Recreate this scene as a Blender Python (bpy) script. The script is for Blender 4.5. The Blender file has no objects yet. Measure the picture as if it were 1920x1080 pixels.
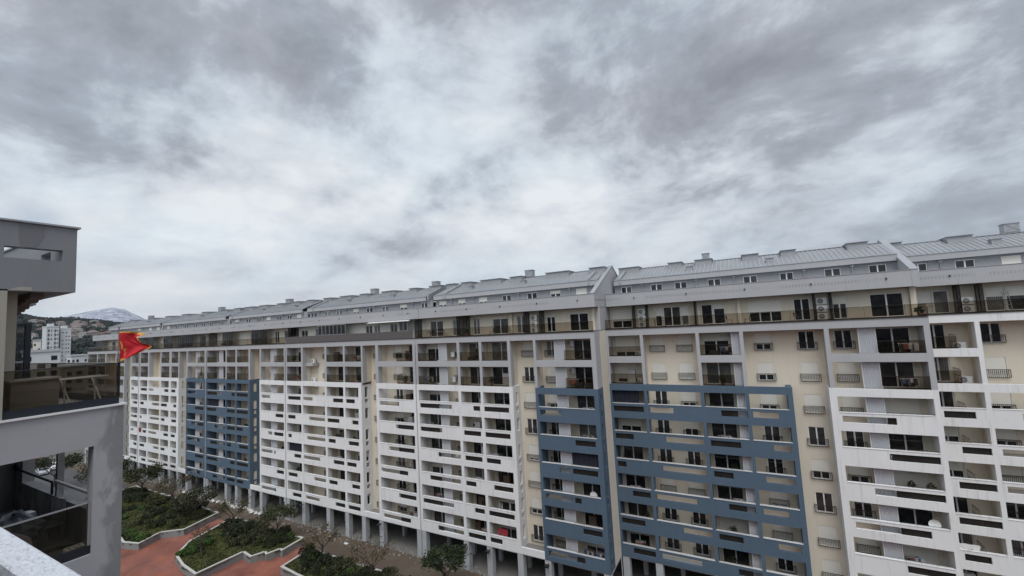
import bpy, math, random
from mathutils import Vector, Matrix
R = math.radians
random.seed(7)
scn = bpy.context.scene
COL = scn.collection
EYE = 29.2                       # camera height above the courtyard

SKY_ROT = 20; SKY_OFF = (3.1, 1.7, 0); SKY_OFB = (11.3, 0.2, 4)
SKY_RAMP = [(.24, (.25, .265, .30)), (.36, (.325, .345, .385)), (.45, (.41, .435, .485)), (.51, (.54, .575, .63)), (.58, (.67, .71, .76)), (.72, (.84, .865, .89))]
LOBES = [(-44, 4, 12, .13), (-68, 5, 12, .12), (-24, 8, 9, .11), (-30, 25, 4, .06), (-24, 16, 5, .06), (-55, 15, 7, .05), (26, 13, 16, -.05), (0, 10, 7, -.02), (-12, 34, 10, -.05), (-58, 30, 8, -.03)]
ZEN, BACK, SUN_E, EXPO = 2.2, 1.6, 1.5, 0.0
HAZE = 2.6e-5
# ------------------------------------------------------------------ materials
def newmat(name):
    m = bpy.data.materials.new(name); m.use_nodes = True
    nt = m.node_tree; nt.nodes.clear()
    out = nt.nodes.new('ShaderNodeOutputMaterial')
    return m, nt, out
def N(nt, typ, **kw):
    n = nt.nodes.new(typ)
    for k, v in kw.items():
        if k in n.inputs: n.inputs[k].default_value = v
        else: setattr(n, k, v)
    return n
def ramp(nt, fac, stops):
    r = nt.nodes.new('ShaderNodeValToRGB'); nt.links.new(fac, r.inputs[0])
    el = r.color_ramp.elements
    while len(el) < len(stops): el.new(0.5)
    for e, (p, c) in zip(el, stops):
        e.position = p; e.color = (*c, 1) if len(c) == 3 else c
    return r.outputs[0]
def mixc(nt, fac, a, b, typ='MIX'):
    m = nt.nodes.new('ShaderNodeMix'); m.data_type = 'RGBA'; m.blend_type = typ
    for i, v in ((0, fac), (6, a), (7, b)):
        if isinstance(v, (int, float)): m.inputs[i].default_value = v
        elif isinstance(v, tuple): m.inputs[i].default_value = (*v, 1) if len(v) == 3 else v
        else: nt.links.new(v, m.inputs[i])
    return m.outputs[2]
def math_(nt, op, a, b=None, c=None, clamp=False):
    m = nt.nodes.new('ShaderNodeMath'); m.operation = op; m.use_clamp = clamp
    for i, v in enumerate((a, b, c)):
        if v is None: continue
        if isinstance(v, (int, float)): m.inputs[i].default_value = v
        else: nt.links.new(v, m.inputs[i])
    return m.outputs[0]
def coords(nt, scale=(1, 1, 1), which='Object'):
    tc = nt.nodes.new('ShaderNodeTexCoord'); mp = nt.nodes.new('ShaderNodeMapping')
    mp.inputs['Scale'].default_value = scale
    if which == 'World':
        g = nt.nodes.new('ShaderNodeNewGeometry'); nt.links.new(g.outputs['Position'], mp.inputs[0])
    else: nt.links.new(tc.outputs[which], mp.inputs[0])
    return mp.outputs[0]
def noise(nt, vec, scale, detail=4, rough=.55, dist=0.0):
    n = N(nt, 'ShaderNodeTexNoise'); n.inputs['Scale'].default_value = scale
    n.inputs['Detail'].default_value = detail; n.inputs['Roughness'].default_value = rough
    n.inputs['Distortion'].default_value = dist
    nt.links.new(vec, n.inputs['Vector']); return n.outputs['Fac']
def finish(nt, out, col, rough=.7, bump=None, bstr=.2, bdist=.01, metallic=0., spec=.4):
    b = nt.nodes.new('ShaderNodeBsdfPrincipled')
    if isinstance(col, tuple): b.inputs['Base Color'].default_value = (*col, 1)
    else: nt.links.new(col, b.inputs['Base Color'])
    if isinstance(rough, (int, float)): b.inputs['Roughness'].default_value = rough
    else: nt.links.new(rough, b.inputs['Roughness'])
    b.inputs['Metallic'].default_value = metallic; b.inputs['Specular IOR Level'].default_value = spec
    if bump is not None:
        bp = nt.nodes.new('ShaderNodeBump'); bp.inputs['Strength'].default_value = bstr; bp.inputs['Distance'].default_value = bdist
        nt.links.new(bump, bp.inputs['Height']); nt.links.new(bp.outputs[0], b.inputs['Normal'])
    nt.links.new(b.outputs[0], out.inputs[0])
def plaster(name, col, dirt=(.25, .24, .22), amount=.5, rough=.85):
    """painted render: faint cloudy tone changes, rain streaks, small stains"""
    m, nt, out = newmat(name)
    w = coords(nt, which='World')
    big = noise(nt, w, .35, 5)
    c = mixc(nt, big, tuple(x * .90 for x in col), tuple(min(1, x * 1.08) for x in col))
    ws = coords(nt, (2.2, 2.2, .16), 'World')
    st = noise(nt, ws, 1.5, 6, .65)
    f = math_(nt, 'MULTIPLY', math_(nt, 'SUBTRACT', st, .53, clamp=True), 2.6 * amount, clamp=True)
    c = mixc(nt, f, c, tuple(a * .55 + b * .35 for a, b in zip(dirt, col)))
    sp = noise(nt, w, 2.3, 5, .7)
    f2 = math_(nt, 'MULTIPLY', math_(nt, 'SUBTRACT', sp, .62, clamp=True), 1.6 * amount, clamp=True)
    c = mixc(nt, f2, c, dirt)
    fine = noise(nt, w, 30, 3)
    finish(nt, out, c, rough, fine, .15, .01, spec=.25)
    return m
def flat(name, col, rough=.6, metallic=0., var=.15, scale=3., spec=.4):
    m, nt, out = newmat(name)
    w = coords(nt, which='World')
    n = noise(nt, w, scale, 5)
    c = mixc(nt, n, tuple(x * (1 - var) for x in col), tuple(min(1, x * (1 + var)) for x in col))
    finish(nt, out, c, rough, metallic=metallic, spec=spec)
    return m
M = {}
M['grey'] = plaster('grey_plaster', (.40, .402, .408), amount=.5)
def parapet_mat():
    """the roof parapet carries a broken band of fine upright stripes, rippled light reflections painted into the colour; rain streaks run over it"""
    m, nt, out = newmat('streaked_parapet_painted_reflections')
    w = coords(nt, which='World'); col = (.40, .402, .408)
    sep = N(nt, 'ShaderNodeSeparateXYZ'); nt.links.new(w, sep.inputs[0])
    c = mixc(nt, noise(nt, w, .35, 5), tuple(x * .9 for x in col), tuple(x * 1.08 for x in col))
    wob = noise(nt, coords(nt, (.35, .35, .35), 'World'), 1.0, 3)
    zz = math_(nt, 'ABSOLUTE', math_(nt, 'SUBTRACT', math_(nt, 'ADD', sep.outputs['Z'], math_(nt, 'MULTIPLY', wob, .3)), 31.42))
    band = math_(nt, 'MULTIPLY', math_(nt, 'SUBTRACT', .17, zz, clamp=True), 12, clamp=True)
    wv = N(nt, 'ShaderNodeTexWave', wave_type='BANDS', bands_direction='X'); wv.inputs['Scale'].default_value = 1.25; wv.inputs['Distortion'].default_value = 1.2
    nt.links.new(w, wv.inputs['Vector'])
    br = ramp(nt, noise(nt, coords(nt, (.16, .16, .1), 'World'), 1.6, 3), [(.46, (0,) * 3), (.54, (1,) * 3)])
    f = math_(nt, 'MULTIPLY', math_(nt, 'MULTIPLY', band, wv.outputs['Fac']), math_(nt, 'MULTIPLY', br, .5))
    c = mixc(nt, f, c, (.20, .20, .21))  # stripes of reflected light painted into the base colour
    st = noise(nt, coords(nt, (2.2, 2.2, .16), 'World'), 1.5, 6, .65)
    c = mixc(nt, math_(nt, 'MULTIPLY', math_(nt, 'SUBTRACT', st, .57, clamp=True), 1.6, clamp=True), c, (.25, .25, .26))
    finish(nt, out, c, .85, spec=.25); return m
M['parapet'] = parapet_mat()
M['white'] = plaster('white_plaster', (.725, .725, .715), amount=.85)
M['blue'] = plaster('blue_plaster', (.085, .126, .172), dirt=(.06, .075, .09), amount=.8)
M['beige'] = plaster('beige_plaster', (.67, .605, .495), dirt=(.33, .28, .22), amount=.35)
M['cream'] = plaster('cream_plaster', (.70, .67, .60), dirt=(.36, .32, .26), amount=.3)
M['attic'] = plaster('attic_plaster', (.29, .292, .305), amount=.4)
M['fgwall'] = None
M['trim'] = flat('white_trim', (.78, .78, .77), .45, var=.05)
M['cap'] = flat('white_sill_stone', (.52, .52, .52), .6, var=.08)
M['slabdark'] = flat('dark_slab_edge', (.045, .043, .042), .5)
M['black'] = flat('black_metal', (.022, .022, .024), .45, .3, spec=.5)
M['rail'] = flat('bronze_rail_metal', (.032, .026, .022), .55, .1)
M['concrete'] = flat('pale_concrete', (.40, .41, .42), .8, var=.2, scale=1.2)
M['floor'] = flat('balcony_tile', (.30, .27, .24), .6, var=.15)
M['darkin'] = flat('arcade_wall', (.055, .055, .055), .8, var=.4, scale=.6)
M['wood'] = flat('brown_wood', (.16, .09, .05), .6)
M['red'] = flat('red_cloth', (.27, .03, .04), .85, var=.3, scale=6)
M['plastic_w'] = flat('white_plastic', (.74, .74, .72), .4)
M['acdark'] = flat('fan_grille_black', (.03, .03, .032), .5)
M['pot'] = flat('terracotta_pot', (.30, .12, .07), .8)
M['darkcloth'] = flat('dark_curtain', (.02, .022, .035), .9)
M['navy'] = flat('grey_navy_metal', (.028, .034, .044), .4, .4)

def shutter_mat():
    m, nt, out = newmat('roller_shutter_slats')
    w = coords(nt, which='World')
    wv = N(nt, 'ShaderNodeTexWave', wave_type='BANDS', bands_direction='Z'); wv.inputs['Scale'].default_value = 6.5
    nt.links.new(w, wv.inputs['Vector'])
    n = noise(nt, w, .8, 3)
    c = mixc(nt, n, (.68, .65, .57), (.78, .76, .70))
    c = mixc(nt, math_(nt, 'MULTIPLY', wv.outputs['Fac'], .12), c, (.4, .38, .34))
    finish(nt, out, c, .55, wv.outputs['Fac'], .3, .01)
    return m
M['shutter'] = shutter_mat()
def pane_mat(name, a, b, curtain=False, rough=.06):
    m, nt, out = newmat(name)
    w = coords(nt, which='World')
    n = noise(nt, w, .9, 3)
    c = mixc(nt, ramp(nt, n, [(.4, (0, 0, 0)), (.62, (1, 1, 1))]), a, b)
    if curtain:
        wv = N(nt, 'ShaderNodeTexWave', wave_type='BANDS', bands_direction='X'); wv.inputs['Scale'].default_value = 2.6
        wv.inputs['Distortion'].default_value = 2.5
        nt.links.new(coords(nt, (1, 1, .15), 'World'), wv.inputs['Vector'])
        c = mixc(nt, wv.outputs['Fac'], c, tuple(x * .35 for x in b))
    finish(nt, out, c, rough, spec=.5)
    return m
M['pane0'] = pane_mat('window_glass_dark', (.012, .013, .015), (.03, .03, .032))
M['pane1'] = pane_mat('window_glass_curtain', (.13, .125, .115), (.30, .29, .27), True)
M['pane2'] = pane_mat('window_glass_dim', (.02, .02, .022), (.10, .095, .09), True)
def tint_glass(name, tint, gloss=.06):
    m, nt, out = newmat(name)
    t = N(nt, 'ShaderNodeBsdfTransparent'); t.inputs[0].default_value = (*tint, 1)
    g = N(nt, 'ShaderNodeBsdfGlossy'); g.inputs['Roughness'].default_value = .03
    lw = N(nt, 'ShaderNodeLayerWeight'); lw.inputs[0].default_value = .5
    fr = math_(nt, 'ADD', .025, math_(nt, 'MULTIPLY', math_(nt, 'POWER', lw.outputs['Facing'], 5.0), .55))
    mx = N(nt, 'ShaderNodeMixShader')
    nt.links.new(fr, mx.inputs[0]); nt.links.new(t.outputs[0], mx.inputs[1]); nt.links.new(g.outputs[0], mx.inputs[2])
    nt.links.new(mx.outputs[0], out.inputs[0])
    return m
M['glass'] = tint_glass('bronze_railing_glass', (.72, .685, .635))
M['glassdark'] = tint_glass('smoked_screen_glass', (.48, .48, .49))
M['fgglass'] = tint_glass('smoked_terrace_glass', (.64, .605, .56))
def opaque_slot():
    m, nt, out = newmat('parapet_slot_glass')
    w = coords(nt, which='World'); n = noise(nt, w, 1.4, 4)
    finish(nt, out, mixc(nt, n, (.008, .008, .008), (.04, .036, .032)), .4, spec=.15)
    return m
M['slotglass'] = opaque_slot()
def ribbed():
    m, nt, out = newmat('ribbed_aluminium')
    w = coords(nt, which='World')
    n = noise(nt, w, .7, 4)
    c = mixc(nt, n, (.43, .44, .46), (.53, .54, .56))
    finish(nt, out, c, .5, metallic=.2)
    return m
M['ribbed'] = ribbed()
def roof_mat():
    m, nt, out = newmat('standing_seam_zinc')
    w = coords(nt, which='World')
    n = noise(nt, w, .5, 5)
    c = mixc(nt, n, (.25, .258, .27), (.37, .38, .395))
    n2 = noise(nt, coords(nt, (3, .25, .25), 'World'), 1.5, 4)
    c = mixc(nt, math_(nt, 'MULTIPLY', n2, .6), c, (.17, .175, .18))
    finish(nt, out, c, .55, metallic=.25)
    return m
M['roof'] = roof_mat()
M['seam'] = flat('zinc_seam', (.40, .41, .425), .5, .2)
M['galv'] = flat('galvanised_sheet', (.36, .365, .38), .45, .3, var=.2, scale=1.5)

def fg_plaster():
    """bare grey concrete render with a ragged damp band and patches"""
    m, nt, out = newmat('stained_grey_render')
    w = coords(nt, which='World')
    sep = N(nt, 'ShaderNodeSeparateXYZ'); nt.links.new(w, sep.inputs[0])
    n0 = noise(nt, w, 1.1, 6, .6)
    c = mixc(nt, n0, (.36, .365, .38), (.45, .455, .47))
    rag = noise(nt, coords(nt, (1, 1, .55), 'World'), 2.6, 6, .6, .6)
    edge = math_(nt, 'ADD', sep.outputs['Y'], math_(nt, 'MULTIPLY', math_(nt, 'SUBTRACT', rag, .5), .95))
    mask = math_(nt, 'MULTIPLY', math_(nt, 'SUBTRACT', edge, 4.15), 6, clamp=True)
    low = math_(nt, 'MULTIPLY', math_(nt, 'SUBTRACT', 27.9, sep.outputs['Z']), 6, clamp=True)
    mask = math_(nt, 'MULTIPLY', mask, low)
    n1 = noise(nt, coords(nt, (1, 1, .5), 'World'), 3.2, 5, .65)
    dark = mixc(nt, n1, (.22, .225, .225), (.30, .305, .305))
    c = mixc(nt, mask, c, dark)
    sp = noise(nt, w, 4.5, 4, .6)
    f2 = math_(nt, 'MULTIPLY', math_(nt, 'SUBTRACT', sp, .64, clamp=True), 3.0, clamp=True)
    c = mixc(nt, f2, c, (.20, .205, .21))
    finish(nt, out, c, .9, noise(nt, w, 40, 4), .35, .006, spec=.2)
    return m
M['fgwall'] = fg_plaster()
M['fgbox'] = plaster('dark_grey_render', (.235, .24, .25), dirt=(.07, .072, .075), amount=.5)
M['fgpatch'] = plaster('repainted_grey_patch', (.185, .188, .195), dirt=(.06, .06, .06), amount=.4)
M['fgbeige'] = plaster('beige_render_near', (.38, .355, .30), dirt=(.17, .15, .12), amount=.4)
def coping_mat():
    m, nt, out = newmat('wet_frosted_coping')
    w = coords(nt, which='World')
    a = noise(nt, coords(nt, (1, 2.2, 1), 'World'), 22, 8, .7, .8); b = noise(nt, w, 60, 4, .7)
    f = ramp(nt, a, [(.40, (.62, .65, .70)), (.58, (.82, .84, .88))])
    h = math_(nt, 'ADD', a, math_(nt, 'MULTIPLY', b, .35))
    finish(nt, out, f, ramp(nt, a, [(.4, (.25,) * 3), (.6, (.7,) * 3)]), h, .7, .02, spec=.5)
    return m
M['coping'] = coping_mat()
def leafmat(name, a, b, c2=None):
    m, nt, out = newmat(name)
    g = N(nt, 'ShaderNodeNewGeometry')
    w = coords(nt, which='World'); n = noise(nt, w, .7, 3)
    c = mixc(nt, g.outputs['Random Per Island'], a, b)
    c = mixc(nt, math_(nt, 'MULTIPLY', n, .6), c, c2 or a)
    finish(nt, out, c, .75, spec=.2)
    return m
M['leaf_dark'] = leafmat('dark_evergreen_leaf', (.014, .018, .010), (.042, .052, .026), (.030, .032, .018))
M['leaf_green'] = leafmat('mid_green_leaf', (.024, .036, .014), (.06, .08, .03))
M['leaf_bright'] = leafmat('fresh_green_leaf', (.035, .07, .018), (.10, .15, .04))
M['leaf_olive'] = leafmat('olive_leaf', (.035, .04, .018), (.09, .09, .045))
M['leaf_brown'] = leafmat('withered_brown_leaf', (.065, .042, .022), (.15, .10, .05))
M['bark'] = flat('grey_brown_bark', (.075, .06, .048), .9, var=.4, scale=8)
def grass_mat():
    m, nt, out = newmat('lawn')
    w = coords(nt, which='World')
    c = mixc(nt, ramp(nt, noise(nt, w, .55, 5), [(.38, (0,) * 3), (.62, (1,) * 3)]), (.040, .040, .018), (.085, .092, .030))
    c = mixc(nt, math_(nt, 'MULTIPLY', noise(nt, w, 9, 5), .7), c, (.03, .035, .014))
    finish(nt, out, c, .9, noise(nt, w, 14, 5), .6, .05, spec=.1)
    return m
M['grass'] = grass_mat()
def red_paving():
    m, nt, out = newmat('red_paving')
    w = coords(nt, which='World')
    br = N(nt, 'ShaderNodeTexBrick'); br.inputs['Scale'].default_value = 1.0
    br.inputs['Brick Width'].default_value = .4; br.inputs['Row Height'].default_value = .2; br.inputs['Mortar Size'].default_value = .008
    br.inputs['Color1'].default_value = (.25, .080, .050, 1); br.inputs['Color2'].default_value = (.28, .098, .062, 1); br.inputs['Mortar'].default_value = (.16, .068, .052, 1)
    nt.links.new(w, br.inputs['Vector'])
    n = noise(nt, w, .28, 6, .6, .5)
    c = mixc(nt, ramp(nt, n, [(.40, (0,) * 3), (.68, (1,) * 3)]), br.outputs[0], (.135, .05, .036))
    n3 = noise(nt, w, .11, 4)
    c = mixc(nt, ramp(nt, n3, [(.45, (0,) * 3), (.7, (.5,) * 3)]), c, (.29, .15, .125))
    finish(nt, out, c, ramp(nt, n, [(.4, (.75,) * 3), (.65, (.4,) * 3)]), spec=.35)
    return m
M['paving'] = red_paving()
def brown_strip():
    m, nt, out = newmat('leaf_strewn_paving')
    w = coords(nt, which='World')
    v = N(nt, 'ShaderNodeTexVoronoi'); v.inputs['Scale'].default_value = 3.5; nt.links.new(w, v.inputs['Vector'])
    n = noise(nt, w, .5, 6, .6)
    c = mixc(nt, n, (.085, .062, .045), (.17, .135, .105))
    c = mixc(nt, math_(nt, 'MULTIPLY', noise(nt, w, 6, 5, .7), .55), c, (.055, .04, .028))
    finish(nt, out, c, .85, v.outputs['Distance'], .3, .03, spec=.2)
    return m
M['strip'] = brown_strip()
M['arcfloor'] = flat('arcade_floor', (.16, .15, .14), .8, var=.3, scale=.8)
M['kerb'] = flat('pale_kerb_stone', (.46, .45, .41), .8, var=.15)
M['planterwall'] = plaster('planter_concrete', (.22, .22, .215), dirt=(.12, .11, .09), amount=.7)
M['rubble'] = flat('rubble_stone', (.20, .185, .165), .9, var=.5, scale=2.)
M['paleblock'] = flat('pale_stone_block', (.60, .58, .54), .85, var=.15)
M['gravel'] = flat('gravel_roof', (.21, .20, .19), .9, var=.5, scale=12)

# ------------------------------------------------------------------ mesh builder
class MB:
    def __init__(s): s.v = []; s.f = []; s.m = []
    def quad(s, a, b, c, d, m=0):
        i = len(s.v); s.v += [tuple(a), tuple(b), tuple(c), tuple(d)]; s.f.append((i, i + 1, i + 2, i + 3)); s.m.append(m)
    def poly(s, pts, m=0):
        i = len(s.v); s.v += [tuple(p) for p in pts]; s.f.append(tuple(range(i, i + len(pts)))); s.m.append(m)
    def box(s, x0, x1, y0, y1, z0, z1, m=0):
        i = len(s.v)
        s.v += [(x, y, z) for z in (z0, z1) for y in (y0, y1) for x in (x0, x1)]
        for q in ((0, 2, 3, 1), (4, 5, 7, 6), (0, 1, 5, 4), (2, 6, 7, 3), (0, 4, 6, 2), (1, 3, 7, 5)):
            s.f.append(tuple(i + k for k in q)); s.m.append(m)
        return s
    def prism_x(s, prof, x0, x1, m=0):
        """profile of (y,z) points swept along x"""
        n = len(prof); i = len(s.v)
        s.v += [(x0, y, z) for y, z in prof] + [(x1, y, z) for y, z in prof]
        s.f.append(tuple(i + k for k in range(n))); s.m.append(m)
        s.f.append(tuple(i + n + k for k in reversed(range(n)))); s.m.append(m)
        for k in range(n):
            l = (k + 1) % n
            s.f.append((i + k, i + n + k, i + n + l, i + l)); s.m.append(m)
        return s
    def tube(s, p0, p1, r0, r1=None, n=6, m=0, cap=True):
        r1 = r0 if r1 is None else r1
        p0, p1 = Vector(p0), Vector(p1); d = (p1 - p0)
        if d.length < 1e-6: return s
        d.normalize(); a = d.orthogonal().normalized(); b = d.cross(a)
        i = len(s.v)
        for p, r in ((p0, r0), (p1, r1)):
            for k in range(n):
                t = 2 * math.pi * k / n
                s.v.append(tuple(p + a * (r * math.cos(t)) + b * (r * math.sin(t))))
        for k in range(n):
            l = (k + 1) % n
            s.f.append((i + k, i + l, i + n + l, i + n + k)); s.m.append(m)
        if cap:
            s.f.append(tuple(i + k for k in reversed(range(n)))); s.m.append(m)
            s.f.append(tuple(i + n + k for k in range(n))); s.m.append(m)
        return s
    def panel(s, axis, c0, c1, a0, a1, z0, z1, holes=(), m=0):
        """upright wall with rectangular holes. axis 'y': wall spans x (a) and z, thick in y (c0 front..c1). axis 'x': spans y, thick in x"""
        A = sorted({a0, a1, *[min(max(h[k], a0), a1) for h in holes for k in (0, 1)]})
        Zs = sorted({z0, z1, *[min(max(h[k], z0), z1) for h in holes for k in (2, 3)]})
        def solid(i, j):
            if i < 0 or j < 0 or i >= len(A) - 1 or j >= len(Zs) - 1: return False
            a = (A[i] + A[i + 1]) / 2; z = (Zs[j] + Zs[j + 1]) / 2
            return not any(h[0] < a < h[1] and h[2] < z < h[3] for h in holes)
        P = (lambda a, c, z: (a, c, z)) if axis == 'y' else (lambda a, c, z: (c, a, z))
        g = [[solid(i, j) for j in range(len(Zs) - 1)] for i in range(len(A) - 1)]
        G = lambda i, j: 0 <= i < len(A) - 1 and 0 <= j < len(Zs) - 1 and g[i][j]
        for i in range(len(A) - 1):
            for j in range(len(Zs) - 1):
                if not g[i][j]: continue
                a, b, z, w = A[i], A[i + 1], Zs[j], Zs[j + 1]
                s.quad(P(a, c0, z), P(b, c0, z), P(b, c0, w), P(a, c0, w), m)
                s.quad(P(b, c1, z), P(a, c1, z), P(a, c1, w), P(b, c1, w), m)
                if not G(i - 1, j): s.quad(P(a, c1, z), P(a, c0, z), P(a, c0, w), P(a, c1, w), m)
                if not G(i + 1, j): s.quad(P(b, c0, z), P(b, c1, z), P(b, c1, w), P(b, c0, w), m)
                if not G(i, j - 1): s.quad(P(a, c1, z), P(b, c1, z), P(b, c0, z), P(a, c0, z), m)
                if not G(i, j + 1): s.quad(P(a, c0, w), P(b, c0, w), P(b, c1, w), P(a, c1, w), m)
        return s
    def mesh(s, name, mats, off=(0, 0, 0), smooth=False):
        me = bpy.data.meshes.new(name)
        me.from_pydata([(x - off[0], y - off[1], z - off[2]) for x, y, z in s.v], [], s.f)
        for k in (mats if isinstance(mats, (list, tuple)) else [mats]):
            me.materials.append(M[k] if isinstance(k, str) else k)
        me.polygons.foreach_set('material_index', s.m)
        if smooth: me.polygons.foreach_set('use_smooth', [True] * len(s.f))
        me.update(); return me
    def build(s, name, mats, parent=None, org=(0, 0, 0), smooth=False):
        """vertices given in world coordinates; org = the parent's (absolute) location"""
        return place(name, s.mesh(name, mats, org, smooth), parent)
def place(name, me, parent=None, loc=(0, 0, 0), rz=0., sc=None):
    o = bpy.data.objects.new(name, me); COL.objects.link(o)
    if parent is not None: o.parent = parent
    o.location = loc; o.rotation_euler = (0, 0, rz)
    if sc: o.scale = sc
    return o
def tag(o, label=None, cat=None, group=None, kind=None):
    for k, v in (('label', label), ('category', cat), ('group', group), ('kind', kind)):
        if v: o[k] = v
    return o
def empty(name, loc, label, cat, group=None, rz=0.):
    o = bpy.data.objects.new(name, None); COL.objects.link(o)
    o.location = loc; o.rotation_euler = (0, 0, rz); o.empty_display_size = .3
    return tag(o, label, cat, group)
def copy_tree(o, parent=None):
    c = o.copy(); COL.objects.link(c)
    if parent is not None: c.parent = parent
    for ch in list(o.children): copy_tree(ch, c)
    return c
CACHE = {}
def cached(key, fn):
    if key not in CACHE: CACHE[key] = fn()
    return CACHE[key]

# ------------------------------------------------------------------ facade kit (origin of each piece: bottom centre, on the wall face, looking to -y)
def q(x): return round(x / .06) * .06
def frame_mesh(w, h, leaves, half):
    def f():
        b = MB(); t = .065; y0, y1 = .06, .13
        b.box(-w/2, -w/2 + t, y0, y1, 0, h); b.box(w/2 - t, w/2, y0, y1, 0, h)
        b.box(-w/2 + t, w/2 - t, y0, y1, 0, t); b.box(-w/2 + t, w/2 - t, y0, y1, h - t, h)
        for k in range(1, leaves):
            x = -w/2 + w * k / leaves
            b.box(x - .055, x + .055, y0 - .01, y1, t, h - t)
        b.box(-w/2 - .04, w/2 + .04, -.05, .06, -.05, -.003)      # outer sill
        return b.mesh('window_frame', 'trim')
    return cached(('fr', w, h, leaves), f)
def pane_mesh(w, h, kind):
    def f():
        b = MB(); b.quad((-w/2 + .03, .11, .03), (w/2 - .03, .11, .03), (w/2 - .03, .11, h - .03), (-w/2 + .03, .11, h - .03))
        return b.mesh('pane', 'pane%d' % kind)
    return cached(('pn', w, h, kind), f)
def shutter_mesh(w, h, frac):
    def f():
        b = MB(); z0 = h * (1 - frac)
        b.box(-w/2 + .05, w/2 - .05, .025, .055, z0, h - .002)
        return b.mesh('roller_shutter', 'shutter')
    return cached(('sh', w, h, round(frac, 2)), f)
def opening(block, x, y, z, w, h, shut=0., pane=0, leaves=2, name='window', rz=0.):
    w = q(w); h = q(h)
    o = place(name, frame_mesh(w, h, leaves, 0), block, (x, y, z), rz)
    place('pane', pane_mesh(w, h, pane), o)
    if shut > .02: place('roller_shutter', shutter_mesh(w, h, shut), o)
    return o
def juliet_mesh(w, h=.70):
    def f():
        b = MB(); d = -.17; r = .021
        for z in (.03, h): b.box(-w/2, w/2, d - r, d + r, z - r, z + r)
        b.box(-w/2, w/2, d - .01, d + .01, h - .13, h - .11)
        n = max(6, int(w / .115))
        for k in range(n + 1):
            x = -w/2 + w * k / n; rr = .02 if k in (0, n) else .012
            b.box(x - rr, x + rr, d - rr, d + rr, .03 + r, h - r)
        for x in (-w/2, w/2):
            for z in (.03, h): b.box(x - .012, x + .012, d + r, .0, z - .012, z + .012)
        return b.mesh('window_railing', 'rail')
    return cached(('ju', q(w)), f)
def ac_make():
    b = MB(); b.box(-.42, .42, -.16, .16, .0, .62); b.box(-.40, .40, -.17, -.16, .02, .60)
    body = b.mesh('air_conditioner', 'plastic_w')
    g = MB(); n = 20
    g.poly([(-.10 + .24 * math.cos(2*math.pi*k/n), -.178, .31 + .24 * math.sin(2*math.pi*k/n)) for k in range(n)])
    gr = g.mesh('fan_grille', 'acdark')
    h = MB()
    for k in range(3):
        rr = .075 * (k + 1)
        for i in range(n):
            t0, t1 = 2*math.pi*i/n, 2*math.pi*(i+1)/n
            h.tube((-.10 + rr*math.cos(t0), -.19, .31 + rr*math.sin(t0)), (-.10 + rr*math.cos(t1), -.19, .31 + rr*math.sin(t1)), .008, n=4)
    for k in range(6):
        t = math.pi * k / 6
        h.tube((-.10 - .23*math.cos(t), -.19, .31 - .23*math.sin(t)), (-.10 + .23*math.cos(t), -.19, .31 + .23*math.sin(t)), .006, n=4)
    return body, gr, h.mesh('fan_guard', 'plastic_w')
AC = ac_make()
def ac_unit(block, x, y, z, rz=0.):
    o = place('air_conditioner', AC[0], block, (x, y, z), rz)
    place('fan_grille', AC[1], o); place('fan_guard', AC[2], o)
def glass_rail(block, x0, x1, y, z0, z1, name='glass_railing', mat='glass'):
    b = MB(); b.box(x0, x1, y, y + .02, z0, z1)
    o = b.build(name, mat, block)
    c = MB(); c.box(x0, x1, y - .012, y + .032, z1 + .002, z1 + .035)
    n = max(1, round((x1 - x0) / 1.4))
    for k in range(1, n):
        x = x0 + (x1 - x0) * k / n; c.box(x - .008, x + .008, y + .021, y + .03, z0, z1)
    c.box(x0, x1, y + .021, y + .07, z0, z0 + .09)
    c.build('railing_profile', 'rail', o)
    return o
def side_rail(block, x, y0, y1, z, h=1.32):
    """open metal rail at the end of a balcony, running from the wall to the front"""
    b = MB(); r = .02
    for zz in (.08, h * .55, h): b.box(x - r, x + r, y0, y1, z + zz - r, z + zz + r)
    n = 5
    for k in range(n + 1):
        y = y0 + (y1 - y0) * k / n; b.box(x - .009, x + .009, y - .009, y + .009, z, z + h - r)
    return b.build('side_railing', 'rail', block)
def ribbed_panel(block, x0, x1, y, z0, z1):
    b = MB(); w = .11; n = max(3, int((x1 - x0) / w)); st = (x1 - x0) / n
    for k in range(n):
        a = x0 + k * st; d = .035
        pts = [(a, y), (a + st*.3, y), (a + st*.5, y + d), (a + st*.8, y + d), (a + st, y)]
        for (xa, ya), (xb, yb) in zip(pts, pts[1:]):
            b.quad((xa, ya, z0), (xb, yb, z0), (xb, yb, z1), (xa, ya, z1))
    b.box(x0, x1, y + .05, y + .12, z0, z1)
    for x in (x0 - .03, x1): b.box(x, x + .03, y - .02, y + .12, z0, z1, 1)
    return b.build('ribbed_panel', ['ribbed', 'trim'], block)

SILL = lambda k: 22.71 - 3 * k          # top of the solid parapet of the k-th lower row (1 = topmost)
FLOORS = [24.71, 21.71] + [SILL(k) - 1.0 for k in range(1, 7)]
DEPTH = 1.7

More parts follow.
